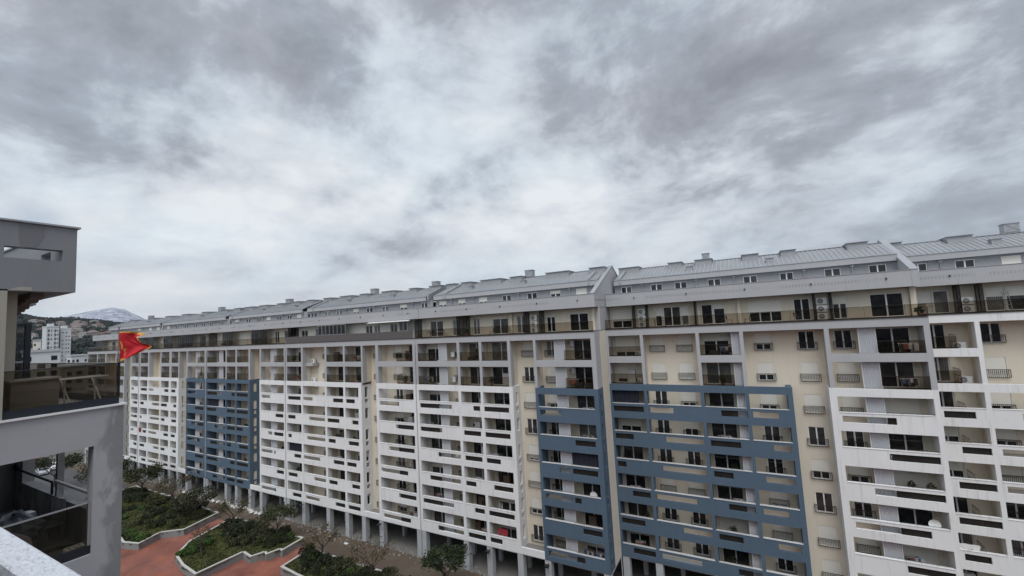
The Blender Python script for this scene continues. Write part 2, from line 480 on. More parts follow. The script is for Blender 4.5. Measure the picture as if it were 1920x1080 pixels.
def facade(block, sp):
    """one apartment block of the long building. local frame: x along the street, y into the building, y = 0 the front plane"""
    rnd = random.Random(sp['seed'])
    ox, F = sp['u0'], sp['F']
    X = lambda u: u - ox
    u0, u1 = sp['u0'], sp['u1']; W = u1 - u0
    up_mat = sp.get('upper_mat', 'grey')
    wins = []                       # holes in the back wall
    tw = sp['states']
    # ---- upper grey frame: two storeys and the terrace slab edge
    holes = []
    for (a, b, subs, kind) in sp['upper']:
        if kind == 'band': holes += [(X(a), X(b), 24.87, 27.15), (X(a), X(b), 21.0, 24.15)]
        else: holes += [(X(a), X(b), 21.0, 27.15)]
    m = MB(); m.panel('y', 0, .25, .02, W - .02, 21.83, 27.86, holes)
    # deep fins behind each column
    fins = MB()
    U = sp['upper']
    for i, (a, b, s_, k_) in enumerate(U):
        nxt = U[i + 1] if i + 1 < len(U) else None
        if i == 0 and a - u0 > .06 and not sp.get('open_left'): m.box(.02, X(a) - .002, .25, DEPTH, 21.83, 27.14)
        if nxt and nxt[0] - b < 1.0: m.box(X(b) + .003, X(nxt[0]) - .003, .25, .75, 21.83, 27.14)
        if nxt and nxt[0] - b < 1.0: fins.box(X(b) + .06, X(nxt[0]) - .06, .75, DEPTH, 3.4 if any(f_['a'] < b < f_['b'] for f_ in sp['frames']) else 21.9, 27.14)
        if nxt is None and u1 - b > .06: m.box(X(b) + .002, W - .02, .25, DEPTH, 21.83, 27.14)
    m.build('upper_frame', up_mat, block)
    ts = MB(); ts.box(.02, W - .02, -.07, 2.2, 27.86, 27.90); ts.box(.02, W - .02, .25, 2.35, 27.16, 27.855, 1)
    ts.build('terrace_slab', ['slabdark', 'grey'], block)
    # ---- lower frames
    for fr in sp['frames']:
        a0, b0, mat = fr['a'], fr['b'], fr['mat']
        hs = []
        for i, (a, b, subs) in enumerate(fr['bays']):
            for k in range(1, 7):
                hs.append((X(a), X(b), SILL(k), SILL(k) + 1.42))
        for k, row in enumerate(fr['slots'], 1):
            for (a, b) in row: hs.append((X(a), X(b), SILL(k) - .86, SILL(k) - .27))
        m = MB(); m.panel('y', -.06, .19, X(a0), X(b0), 3.36, 21.827, hs)
        bb = fr['bays']
        for i, (a, b, s_) in enumerate(bb):
            nxt = bb[i + 1] if i + 1 < len(bb) else None
            if i == 0: m.box(X(a0), X(a) - .002, .19, DEPTH, 3.36, 21.82)
            if nxt: m.box(X(b) + .003, X(nxt[0]) - .003, .19, .75, 3.36, 21.82)
            elif not fr.get('flank'): m.box(X(b) + .002, X(b0), .19, DEPTH, 3.36, 21.82)
        if fr.get('flank'):        # right-hand return wall with slit openings, balcony wraps the corner
            hf = []
            for k in range(1, 7):
                hf.append((.55, 1.15, SILL(k) - .05, SILL(k) + 1.40))
                if (k * 7 + int(a0)) % 4: hf.append((.55, 1.1, SILL(k) - .88, SILL(k) - .30))
            m.panel('x', X(b0) - .2, X(b0), .191, DEPTH + .1, 3.36, 21.82, hf)
        m.build('facade_frame', mat, block)['label'] = {'white': 'white', 'blue': 'blue', 'grey': 'grey'}[mat] + ' facade frame with slotted parapets'
        # sill caps / handrails per bay, slot glass behind balcony slots
        for (a, b, subs) in fr['bays']:
            for k in range(1, 7):
                s = MB(); s.box(X(a), X(b), -.10, .20, SILL(k) + .003, SILL(k) + .042)
                s.build('sill_cap', 'cap' if mat == 'blue' else mat, block)
                for sb in subs:
                    if sb[0] == 'bal':
                        h = MB(); h.tube((X(sb[1]) + .02, .02, SILL(k) + .14), (X(sb[2]) - .02, .02, SILL(k) + .14), .018, n=6)
                        for t in range(4):
                            xx = X(sb[1]) + .05 + (sb[2] - sb[1] - .1) * t / 3
                            h.tube((xx, .02, SILL(k) + .05), (xx, .02, SILL(k) + .14), .012, n=5)
                        h.build('handrail', 'rail', block)
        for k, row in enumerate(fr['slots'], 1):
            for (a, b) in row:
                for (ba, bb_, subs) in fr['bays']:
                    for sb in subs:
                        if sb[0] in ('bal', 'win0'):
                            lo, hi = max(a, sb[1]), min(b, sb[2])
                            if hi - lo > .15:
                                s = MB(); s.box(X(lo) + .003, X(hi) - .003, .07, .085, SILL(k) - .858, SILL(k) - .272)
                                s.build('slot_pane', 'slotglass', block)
        # slabs between lower balconies
    # ---- per storey contents
    def contents(subs, f, upper):
        for sb in subs:
            t, a, b = sb[0], sb[1], sb[2]
            row = FLOORS.index(f)
            if t == 'bal':
                sl = MB(); sl.box(X(a), X(b), .255 if upper else .195, DEPTH, f - .2, f)
                sl.build('balcony_slab', 'floor', block)
                if upper: glass_rail(block, X(a) + .01, X(b) - .01, .05, f + .16, f + 1.2)
                w = min(b - a - .5, 2.9); xc = (a + b) / 2
                st = tw.get(('bal', round(a, 1), row)) or rnd.choice([(0, 0), (0, 1), (0, 2), (.3, 0), (0, 0), (0, 1), (.5, 2), (0, 2), (0, 0)])
                if b - a < 2.6: st = (st[0], st[1])
                nl = 2 if w < 2.5 else 2
                pos = sb[3] if len(sb) > 3 else None
                if pos: xc, w = pos
                if w > .8:
                    wins.append((X(xc) - q(w)/2, X(xc) + q(w)/2, f + .04, f + .04 + q(2.2)))
                    opening(block, X(xc), DEPTH, f + .04, w, 2.2, st[0], st[1], nl, 'balcony_door')
            elif t == 'win':
                cs = sb[3] if len(sb) > 3 else [(a + b) / 2]
                if not upper and not any(abs(a - st_[0]) < .05 for st_ in sp['strips']) and not sp.get('screens'):
                    sl = MB(); sl.box(X(a) + .002, X(b) - .002, .195, DEPTH, f - .2, f); sl.build('balcony_slab', 'floor', block)
                for c in cs:
                    w = min(1.32, b - a - .35)
                    st = tw.get(('win', round(c, 1), row)) or rnd.choice([(0, 0), (0, 2), (1, 0), (.7, 0), (.72, 2), (1, 0), (0, 1)])
                    wins.append((X(c) - q(w)/2, X(c) + q(w)/2, f + .49, f + .49 + q(1.74)))
                    opening(block, X(c), DEPTH, f + .49, w, 1.74, *st)
                    place('window_railing', juliet_mesh(w + .28), block, (X(c), DEPTH, f + .46))
    for (a, b, subs, kind) in sp['upper']:
        for f in FLOORS[:2]: contents(subs, f, True)
    for fr in sp['frames']:
        for (a, b, subs) in fr['bays']:
            for f in FLOORS[2:]: contents(subs, f, False)
    for (a, b, cs) in sp['strips']:
        for f in FLOORS[2:]: contents([('win', a, b, cs)], f, False)
        g = MB(); g.box(X(a) + .003, X(b) - .003, -.055, .15, 3.365, 4.1); g.box(X(a) + .003, X(b) - .003, .15, DEPTH, 3.37, 3.75, 1)
        g.build('low_parapet', ['white', 'gravel'], block)
    # ribbed panels run through the storeys; side rails where a balcony ends in an open bay
    def extras(subs, levels, zz):
        for i, sb in enumerate(subs):
            if sb[0] == 'pan':
                for (za, zb) in zz: ribbed_panel(block, X(sb[1]) + .03, X(sb[2]) - .03, .42, za, zb)
            if sb[0].startswith('win') and i + 1 < len(subs) and subs[i + 1][0] == 'bal':
                for f in levels: side_rail(block, X(sb[2]), .28, DEPTH - .02, f)
            if sb[0] == 'bal' and i + 1 < len(subs) and subs[i + 1][0].startswith('win'):
                for f in levels: side_rail(block, X(sb[2]), .28, DEPTH - .02, f)
    for (a, b, subs, kind) in sp['upper']: extras(subs, FLOORS[:2], [(24.88, 27.1), (21.84, 24.14)])
    for fr in sp['frames']:
        for (a, b, subs) in fr['bays']: extras(subs, FLOORS[2:], [(3.5, 21.78)])
    # ---- back wall
    m = MB(); m.panel('y', DEPTH + .002, DEPTH + .2, .0, W, 3.36, 27.15, wins)
    m.box(0, .2, DEPTH + .2, 12, 3.36, 27.85); m.box(W - .2, W, DEPTH + .2, 12, 3.36, 27.85); m.box(.2, W - .2, 11.8, 12, 0, 33.4)
    m.build('wall', 'beige', block)
    fins.build('partition_wall', 'beige', block)
    # ---- terrace storey
    TY = 2.2; tw_h = []
    for it in sp['terrace']:
        if it[0] == 'door':
            _, a, b, sh, pn, nl = it
            w = q(b - a); c = X((a + b) / 2); tw_h.append((c - w/2, c + w/2, 27.95, 27.95 + q(2.1)))
            opening(block, c, TY, 27.95, w, 2.1, sh, pn, nl, 'terrace_door')
        elif it[0] == 'ac':
            _, c, n = it
            for k in range(n): ac_unit(block, X(c), TY - .25, 27.95 + k * .72)
        elif it[0] == 'screen':
            _, c = it
            s = MB(); y0, y1 = .75, TY
            s.box(X(c) - .012, X(c) + .012, y0, y1, 27.95, 30.42)
            o = s.build('terrace_screen', 'glassdark', block)
            g = MB()
            for yy in (y0, (y0 + y1) / 2, y1 - .05): g.box(X(c) - .03, X(c) + .03, yy, yy + .05, 27.91, 30.45)
            for z in (27.91, 28.9, 30.40): g.box(X(c) - .028, X(c) + .028, y0 + .05, y1 - .05, z, z + .05)
            g.build('screen_frame', 'black', o)
        elif it[0] == 'pilaster':
            _, a, b = it
            s = MB(); s.box(X(a), X(b), TY - .3, TY - .003, 27.91, 30.49); s.build('pilaster', sp.get('terr_mat', 'beige'), block)
        elif it[0] == 'glazed':
            _, a, b = it
            s = MB(); s.box(X(a), X(b), .95, .97, 27.95, 30.4); o = s.build('glazed_enclosure', 'glassdark', block)
            g = MB(); n = max(2, round((b - a) / .85))
            for k in range(n + 1):
                x = X(a) + (b - a) * k / n; g.box(x - .03, x + .03, .92, .99, 27.91, 30.45)
            for z in (27.92, 28.95, 30.38): g.box(X(a), X(b), .925, .948, z, z + .05)
            g.build('enclosure_frame', sp.get('encl', 'black'), o)
        elif it[0] == 'awning':
            _, a, b = it
            s = MB(); s.prism_x([(.55, 30.28), (.55, 30.33), (.89, 30.44), (.89, 30.39)], X(a), X(b)); s.build('awning', 'plastic_w', block)
    m = MB(); m.panel('y', TY, TY + .2, .02, W - .02, 27.905, 30.5, tw_h)
    m.build('terrace_wall', sp.get('terr_mat', 'beige'), block)
    rl = sp.get('rail', 'glass')
    if rl == 'glass':
        n = max(2, round(W / 6.5))
        for k in range(n):
            glass_rail(block, .05 + (W - .1) * k / n, .05 + (W - .1) * (k + 1) / n - .02, .0, 27.92, 28.94, 'terrace_railing')
    else:
        s = MB(); s.box(.05, W - .4, 0, .03, 27.92, 28.95); s.build('terrace_railing', flat('brown_rail_panel', (.10, .09, .085), .5), block)
    # ---- parapet band over the terrace, roof gutter floor
    pe = sp.get('par_ext', 0)
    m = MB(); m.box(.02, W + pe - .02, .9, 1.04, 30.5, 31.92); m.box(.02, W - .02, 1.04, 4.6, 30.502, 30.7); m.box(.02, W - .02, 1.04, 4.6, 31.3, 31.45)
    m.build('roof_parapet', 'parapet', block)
    c = MB(); c.box(.02, W + pe - .02, .86, 1.08, 31.923, 31.965); c.build('parapet_cap', 'galv', block)
    nsp = max(2, round(W / 5))
    for k in range(nsp):
        x = W * (k + .6) / nsp
        c = MB(); c.tube((x, .78, 31.3), (x, .9, 31.3), .05, n=8); c.box(x - .06, x + .06, .885, .899, 31.24, 31.40)
        c.build('rain_spout', 'navy', block)
    # ---- attic
    ah = []
    for it in sp['attic']:
        a, b, sh, pn = it; w = q(b - a); cx = X((a + b) / 2)
        ah.append((cx - w/2, cx + w/2, 32.1, 32.1 + q(.78)))
        opening(block, cx, 4.4, 32.1, w, .78, sh, pn, 2, 'attic_window')
    m = MB(); m.panel('y', 4.4, 4.6, .25, W - .3, 31.455, 33.25, ah); m.build('attic_wall', 'attic', block)
    for u in sp['pipes']:
        x = X(u); c = MB(); c.tube((x, 4.3, 31.46), (x, 4.3, 32.85), .045, n=8); c.box(x - .14, x + .14, 4.18, 4.39, 32.85, 33.02)
        c.build('downpipe', 'galv', block)
    e0, e1 = sp.get('eave', (u0 + .35, u1 - .35))
    m = MB(); m.box(X(e0), X(e1), 3.95, 4.12, 33.08, 33.66); m.box(X(e0), X(e1), 4.12, 4.6, 33.1, 33.25)
    m.build('eave', 'grey', block)
    c = MB(); c.box(X(e0), X(e1), 3.90, 4.12, 33.663, 33.70); c.build('gutter_edge', 'galv', block)
    # ---- roof with standing seams
    m = MB(); ry, rz = 8.3, 35.3
    m.prism_x([(4.0, 33.70), (ry, rz), (12.4, 33.70), (12.4, 33.55), (ry, rz - .16), (4.0, 33.55)], X(e0) + .05, X(e1) - .05)
    n = int((e1 - e0) / .42); sl = (rz - 33.70) / (ry - 4.0)
    for k in range(1, n):
        x = X(e0) + (e1 - e0) * k / n
        m.prism_x([(4.0, 33.701), (4.0, 33.76), (ry, rz + .06), (ry, rz + .001)], x - .03, x + .03, 1)
    m.box(X(e0) + .05, X(e1) - .05, ry - .14, ry + .14, rz + .02, rz + .07)
    m.build('roof', ['roof', 'seam'], block)
    for (a, b) in sp['skylights']:
        b_ = MB(); ya = 6.9; yb = 8.8
        b_.box(X(a) + .08, X(b) - .08, ya, yb, 34.5, 35.44, 0)
        b_.box(X(a), X(b), ya - .16, yb + .1, 35.443, 35.51, 1)
        b_.build('roof_lantern', ['galv', 'roof'], block)
    for (a, b) in sp['vents']:
        b_ = MB(); y0, y1 = 8.35, 9.3; x0, x1 = X(a), X(b); z0, z1 = 34.9, 36.3
        b_.box(x0, x1, y0, y1, z0, z1)
        b_.box(x0 - .06, x1 + .06, y0 - .06, y1 + .06, z1 + .003, z1 + .07)
        for (pa, pb) in (((x0, z1 - .75), (x1, z1)), ((x0, z1), (x1, z1 - .75))):
            b_.tube((pa[0], y0 - .015, pa[1]), (pb[0], y0 - .015, pb[1]), .03, n=4)
        b_.box(x0 - .03, x1 + .03, y0 - .04, y0 - .003, z1 - .82, z1 - .76)
        b_.build('roof_vent', 'galv', block)
    for (a, b) in sp['skylights'][1::2]:      # small sheet metal cowls low on the slope
        x = X(b) + .9
        if x < W - 1.5:
            b_ = MB(); b_.box(x - .35, x + .35, 5.2, 5.8, 34.0, 34.62); b_.box(x - .42, x + .42, 5.12, 5.88, 34.623, 34.68); b_.build('roof_cowl', 'galv', block)
    for (a, w_) in sp.get('hips', []):        # sloping party-wall upstands across the roof
        b_ = MB(); b_.prism_x([(3.9, 33.2), (3.9, 33.98), (ry, rz + .3), (ry + .6, rz + .1), (ry + .6, 34)], X(a), X(a) + w_)
        b_.build('roof_upstand', 'galv', block)
    # right gable wall with a sloping top
    if sp.get('gable'):
        g0, g1, gz = sp['gable']
        b_ = MB(); b_.prism_x([(.88, 30.49), (.88, 31.95), (gz, 35.7), (13.2, 33.6), (13.2, 27.86), (2.15, 27.92), (2.15, 30.49)], X(g0), X(g1))
        b_.build('gable_wall', 'grey', block)
        c = MB(); c.prism_x([(.84, 31.955), (.84, 32.01), (gz, 35.76), (13.2, 33.66), (13.2, 33.61), (gz, 35.705)], X(g0) - .06, X(g1) + .06)
        c.build('gable_cap', 'galv', block)
    # ---- rainwater pipe down the expansion joint at the left end
    c = MB(); c.tube((.0, -.10, .1), (.0, -.10, 27.1), .055, n=8); c.build('joint_downpipe', 'grey', block)
    # ---- ground storey
    for u in sp['pillars']:
        b_ = MB(); b_.box(X(u) - .36, X(u) + .36, -.02, .68, 0, 3.355); b_.build('pillar', 'concrete', block)
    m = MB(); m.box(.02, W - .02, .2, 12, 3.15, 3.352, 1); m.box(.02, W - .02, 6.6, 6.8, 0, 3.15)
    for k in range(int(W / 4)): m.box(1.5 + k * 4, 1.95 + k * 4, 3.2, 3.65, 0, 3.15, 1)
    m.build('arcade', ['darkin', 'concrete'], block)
    for k in range(int(W / 5)):
        s = MB(); x = 1.0 + k * 5
        s.box(x, x + 2.6, 6.56, 6.595, .1, 2.6); s.build('shop_window', 'pane0', block)

S = lambda a, b, *r: ('bal', a, b, *r)
def make_block(name_label, sp):
    o = empty('apartment_block', (sp['u0'], sp['F'], 0), name_label, 'apartment block', None)
    facade(o, sp); return o
NF, BF, AF = 43.65, 47.65, 51.65
SLOT = {
'B': [[(-13.86, -10.57), (-9.98, -7.54), (-3.02, -0.69), (-0.25, 1.89)], [(-13.87, -11.87), (-8.55, -4.83), (-4.22, -1.55), (1.22, 2.63)], [(-13.85, -12.89), (-9.08, -4.83), (-4.18, -2.46), (0.31, 2.6)], [(-12.43, -10.56), (-10.02, -5.99), (-3.1, -0.8), (-0.16, 1.86)], [(-13.86, -11.35), (-7.54, -4.83), (-4.22, -2.12), (0.77, 2.55)], [(-12.79, -10.51), (-9.89, -6.01), (-2.77, -0.8)]],
'C': [[(-38.44, -33.29), (-30.05, -29.05), (-28.48, -25.04)], [(-38.49, -34.94), (-31.6, -29.08), (-28.48, -25.04)], [(-35.72, -32.25), (-31.56, -29.06), (-28.48, -26.51)], [(-37.19, -32.37), (-31.61, -30.1), (-27.62, -25.03)], [(-38.45, -33.6), (-30.49, -29.07), (-28.48, -25.04)], [(-36.18, -32.25), (-31.57, -29.07), (-28.48, -26.83)]],
'Cb': [[(-21.05, -18.51)], [(-17.11, -14.88)], [(-19.11, -17.83), (-17.6, -14.83)], [(-20.94, -17.75), (-17.57, -16.85)], [(-16.86, -14.81)], [(-21.0, -17.81), (-17.75, -16.86)]],
'D2': [[(-45.74, -42.17)], [(-42.83, -39.63)], [(-44.17, -39.67)], [(-45.76, -40.91)], [(-42.63, -39.62)], [(-45.57, -40.69)]],
'D': [[(-66.3, -63.06), (-62.45, -60.12), (-55.44, -53.21), (-52.58, -50.71)], [(-66.35, -64.39), (-61.05, -57.29), (-56.77, -54.08), (-51.37, -50.05)], [(-66.33, -65.41), (-61.59, -57.29), (-56.61, -54.99), (-52.21, -50.05)], [(-64.86, -63.13), (-62.45, -58.57), (-55.53, -53.21), (-52.63, -50.65)], [(-66.35, -64.05), (-60.04, -57.29), (-56.63, -54.74), (-51.72, -50.05)], [(-65.33, -63.16), (-62.09, -58.84), (-55.28, -53.2), (-52.54, -50.05)]],
'E2': [[(-73.53, -71.14)], [(-69.67, -67.52)], [(-71.71, -70.55), (-70.1, -67.56)], [(-73.62, -70.52), (-70.1, -69.67)], [(-69.45, -67.54)], [(-73.64, -69.64)]],
'E': [[(-90.98, -85.9), (-82.65, -81.63), (-81.05, -77.58)], [(-91.0, -87.77), (-84.19, -81.63), (-81.05, -77.59)], [(-88.3, -84.83), (-84.18, -81.64), (-81.05, -79.17)], [(-89.79, -84.83), (-84.18, -82.78), (-80.29, -77.63)], [(-91.0, -86.39), (-83.15, -81.64), (-81.05, -77.64)], [(-88.92, -84.81), (-84.17, -81.65), (-81.05, -78.96)]],
'F2': [[(-98.36, -94.89)], [(-95.43, -92.23)], [(-96.74, -92.2)], [(-98.35, -93.6)], [(-95.31, -92.28)], [(-98.41, -93.38)]],
'F': [[(-118.7, -115.7), (-114.85, -112.67), (-107.93, -106.05), (-105.0, -103.16)], [(-118.87, -117.04), (-113.39, -109.98), (-109.33, -106.66), (-104.0, -102.75)], [(-118.9, -117.98), (-114.2, -109.98), (-109.24, -107.6), (-104.82, -102.75)], [(-117.43, -115.75), (-114.85, -111.2), (-108.12, -106.05), (-105.0, -103.22)], [(-118.9, -116.53), (-112.56, -109.98), (-109.23, -107.44), (-104.22, -102.75)], [(-117.91, -115.86), (-114.85, -111.37), (-107.93, -106.05), (-105.0, -102.75)]],
'G2': [[(-123.37, -122.02)], [(-122.56, -120.21)], [(-123.35, -120.21)], [(-123.31, -121.84)], [(-121.99, -120.17)], [(-123.32, -120.23)]],
'Bw': [[(6.68, 10.36)], [(9.6, 12.8)], [(8.35, 12.8)], [(6.75, 11.66)], [(9.87, 12.8)], [(7.2, 10.4)]],
'A': [[(14.49, 16.52), (19.29, 21.2)], [(15.35, 17.18), (17.81, 20.5)], [(14.86, 17.18), (17.78, 20.4)], [(14.55, 17.18)], [(14.59, 16.24), (18.2, 21)], [(14.6, 16.9)]],
}
def jitter_slots(src, du, seed):
    return src
# ---- window states read from the photograph: (shutter fraction, pane kind)
stB = {}
for row, (l, r) in enumerate([((1, 0), (1, 0)), ((1, 0), (1, 0)), ((0, 2), (.72, 0)), ((0, 2), (.55, 0)), ((0, 2), (0, 2)), ((1, 0), (1, 0)), ((0, 0), (0, 0)), ((0, 2), (0, 0))]):
    stB[('win', -9.0, row)] = l; stB[('win', -6.1, row)] = r
for row, s_ in enumerate([(.68, 0), (.68, 0), (.68, 0), (0, 2), (0, 0), (.9, 0), (1, 0), (0, 0)]): stB[('win', 1.2, row)] = s_
for row, s_ in enumerate([(0, 0), (1, 0), (1, 0), (0, 2), (.62, 0), (0, 2), (1, 0), (1, 0)]): stB[('win', 4.8, row)] = s_
for row, s_ in enumerate([(0, 0), (1, 0), (1, 0), (0, 2), (.7, 0), (0, 0), (1, 0), (1, 0)]): stB[('win', 7.7, row)] = s_
for row, s_ in enumerate([(0, 0), (0, 2), (1, 0), (0, 2), (.9, 0), (0, 0), (1, 0), (0, 0)]): stB[('bal', 9.8, row)] = s_
for row, s_ in enumerate([(.35, 0), (0, 1), (0, 2), (0, 2), (0, 0), (0, 2), (1, 0), (0, 0)]): stB[('bal', -4.5, row)] = s_
for row, s_ in enumerate([(.8, 2), (.8, 2), (0, 0), (.5, 0), (0, 2), (0, 0), (0, 2), (.4, 0)]): stB[('bal', -13.9, row)] = stB[('bal', -14.0, row)] = s_
stC = {}
for row, s_ in enumerate([(1, 0), (0, 2), (1, 0), (0, 2), (.88, 0), (1, 0), (.72, 0), (0, 2)]): stC[('win', -23.1, row)] = stC[('win', -23.0, row)] = s_
wB5 = [('win', 6.40, 8.52, [7.66]), ('pan', 8.52, 9.78), ('bal', 9.78, 12.83, (11.15, 2.4))]
blockB = make_block('wide apartment block with a large blue slotted frame over cream window bays', dict(
    seed=1, screens=1, F=BF, u0=-14.2, u1=13.25, states=stB, par_ext=0,
    upper=[(-13.95, -10.42, [S(-13.95, -10.42, (-12.5, 2.2))], 'band'), (-10.1, -4.78, [('win', -10.1, -4.78, [-8.97, -6.13])], 'open'),
           (-4.46, -.77, [S(-4.46, -1.54), ('pan', -1.54, -.77)], 'band'), (-.45, 6.04, [('win', -.45, 6.04, [1.22, 4.83])], 'open'), (6.40, 12.83, wB5, 'band')],
    frames=[dict(mat='blue', a=-14.15, b=3.14, slots=SLOT['B'], bays=[(-13.95, -10.42, [S(-13.95, -10.42, (-12.5, 2.2))]), (-10.1, -4.78, [('win', -10.1, -4.78, [-8.97, -6.13])]),
                 (-4.46, -.77, [S(-4.46, -1.54), ('pan', -1.54, -.77)]), (-.45, 2.74, [('win', -.45, 2.74, [1.22])])]),
            dict(mat='white', a=5.92, b=13.23, slots=SLOT['Bw'], bays=[(6.46, 12.85, wB5)])],
    strips=[(3.14, 5.92, [4.83])],
    terrace=[('door', -13.9, -11.6, .62, 0, 2), ('screen', -11.2), ('ac', -10.4, 3), ('screen', -9.75), ('door', -9.0, -8.25, .45, 0, 1), ('door', -8.1, -6.3, 0, 2, 2), ('door', -6.2, -5.5, .5, 1, 1),
             ('screen', -4.75), ('pilaster', -4.55, -4.3), ('door', -4.2, -3.1, 0, 0, 1), ('door', -3.0, -1.95, .25, 0, 1), ('pilaster', -.75, -.45), ('door', .3, 3.1, .55, 0, 3),
             ('door', 4.15, 5.45, 0, 0, 2), ('screen', 5.72), ('ac', 6.35, 3), ('screen', 7.0), ('door', 7.2, 8.3, .35, 2, 2), ('door', 10.0, 12.35, 0, 0, 2), ('pilaster', 12.75, 13.15)],
    attic=[(-13.17, -11.88, 0, 2), (-9.64, -8.33, 0, 0), (-6.96, -5.63, 0, 0), (-3.46, -2.13, 0, 2), (.05, 1.37, 0, 2), (3.4, 4.6, 0, 0), (7.2, 8.5, 0, 2), (10.68, 11.98, 0, 0)],
    pipes=[-10.6, -4.64, -.85, 5.5, 9.4], skylights=[(-14.0, -11.34), (-7.91, -6.23), (-4.89, -2.91), (.06, 1.81), (3.82, 5.31), (9.6, 11.42)], vents=[(-4.09, -3.31)],
    hips=[(-13.3, .3)], gable=(12.75, 13.2, 9.2), eave=(-13.9, 12.75), pillars=[-13.7, -10.25, -4.6, -.6, 3.0, 6.2, 13.0]))
A_b1 = [S(13.6, 16.0, (15.05, 1.5)), ('win0', 16.0, 17.22)]
A_b2 = [('win', 17.54, 22.4, [18.75])]
blockA = make_block('nearest apartment block, white framed right up to its terrace slab', dict(
    seed=2, F=AF, u0=13.3, u1=44, states={}, upper_mat='white',
    upper=[(13.6, 17.22, A_b1, 'band'), (17.54, 22.4, A_b2, 'open'), (22.8, 28, [S(22.8, 28)], 'band'), (28.4, 33, [S(28.4, 33)], 'band'), (33.4, 43.6, [('win', 33.4, 43.6, [36, 40])], 'open')],
    frames=[dict(mat='white', a=13.35, b=43.9, slots=SLOT['A'], bays=[(13.6, 17.22, A_b1), (17.54, 22.4, A_b2), (22.8, 28, [S(22.8, 28)]), (28.4, 33, [S(28.4, 33)]), (33.4, 43.6, [('win', 33.4, 43.6, [36, 40])])])],
    strips=[], terrace=[('door', 13.9, 15.3, 1, 0, 1), ('door', 15.45, 16.5, 0, 1, 1), ('screen', 16.85), ('ac', 17.6, 2), ('screen', 18.3), ('door', 18.9, 20.1, .4, 1, 1), ('door', 20.2, 21.4, .4, 2, 1), ('door', 21.5, 22.7, .4, 1, 1), ('door', 26, 28, 0, 0, 2), ('door', 32, 34, 0, 0, 2)],
    attic=[(14.65, 15.96, 0, 0), (17.97, 19.33, 0, 2), (21.05, 22.39, 1, 0), (26, 27.3, 0, 0)], pipes=[16.9, 23.9], skylights=[(13.9, 15.0), (18.37, 20.37), (27, 29)], vents=[(23.09, 24.16)],
    eave=(14.0, 43.6), pillars=[13.7, 17.4, 22.6, 28.2, 33.2, 43]))
Cb5 = [('win', -21.2, -19.1, [-20.0]), ('pan', -19.1, -17.81), S(-17.81, -14.7, (-16.2, 2.2))]
C1 = [S(-38.6, -35.4), ('pan', -35.4, -34.15), ('win', -34.15, -32.19, [-33.0])]
blockC = make_block('apartment block ending in the tall sloping gable, white frame and a narrow blue frame', dict(
    seed=3, F=NF, u0=-39.0, u1=-14.2, states=stC,
    upper=[(-38.6, -32.19, C1, 'band'), (-31.8, -28.89, [S(-31.8, -28.89)], 'band'), (-28.52, -24.9, [S(-28.52, -24.9)], 'band'), (-24.52, -21.5, [('win', -24.52, -21.5, [-23.05])], 'open'), (-21.2, -14.7, Cb5, 'band')],
    frames=[dict(mat='white', a=-38.97, b=-24.4, flank=1, slots=SLOT['C'], bays=[(-38.6, -32.19, C1), (-31.8, -28.89, [S(-31.8, -28.89)]), (-28.52, -24.9, [S(-28.52, -24.9)])]),
            dict(mat='blue', a=-21.5, b=-14.22, flank=1, slots=SLOT['Cb'], bays=[(-21.2, -14.7, Cb5)])],
    strips=[(-24.4, -21.5, [-23.05])],
    terrace=[('door', -38.1, -35.9, 0, 2, 2), ('door', -34.3, -33.1, 0, 1, 2), ('screen', -32.6), ('screen', -31.5), ('door', -31.0, -30.0, 0, 1, 2), ('door', -28.05, -25.8, .12, 2, 2), ('pilaster', -25.45, -25.1), ('door', -24.6, -23.4, 0, 1, 2),
             ('screen', -22.9), ('ac', -22.1, 3), ('screen', -20.9), ('door', -20.6, -19.5, .2, 0, 2), ('door', -17.7, -15.5, .1, 0, 2), ('pilaster', -15.0, -14.7)],
    attic=[(-38.19, -36.84, .7, 0), (-34.87, -33.59, .7, 0), (-31.37, -30.08, .75, 0), (-27.74, -26.44, 0, 2), (-24.09, -22.72, 0, 0), (-20.88, -19.52, .5, 0), (-17.58, -16.17, 1, 0)],
    pipes=[-35.87, -32.08, -25.24, -18.34], skylights=[(-38.7, -37.0), (-36.0, -34.17), (-32.68, -29.19), (-27.89, -25.96), (-22.52, -19.2), (-16.61, -14.6)], vents=[(-26.23, -25.15)],
    hips=[(-37.0, .45), (-15.9, .25)], gable=(-14.65, -14.25, 8.9), eave=(-38.8, -14.7), pillars=[-38.6, -32.0, -28.7, -24.6, -21.2, -14.6]))
D2 = [('win', -45.9, -42.5, [-43.7]), S(-42.5, -39.5, (-40.9, 1.6))]
def white_terrace(off): return off
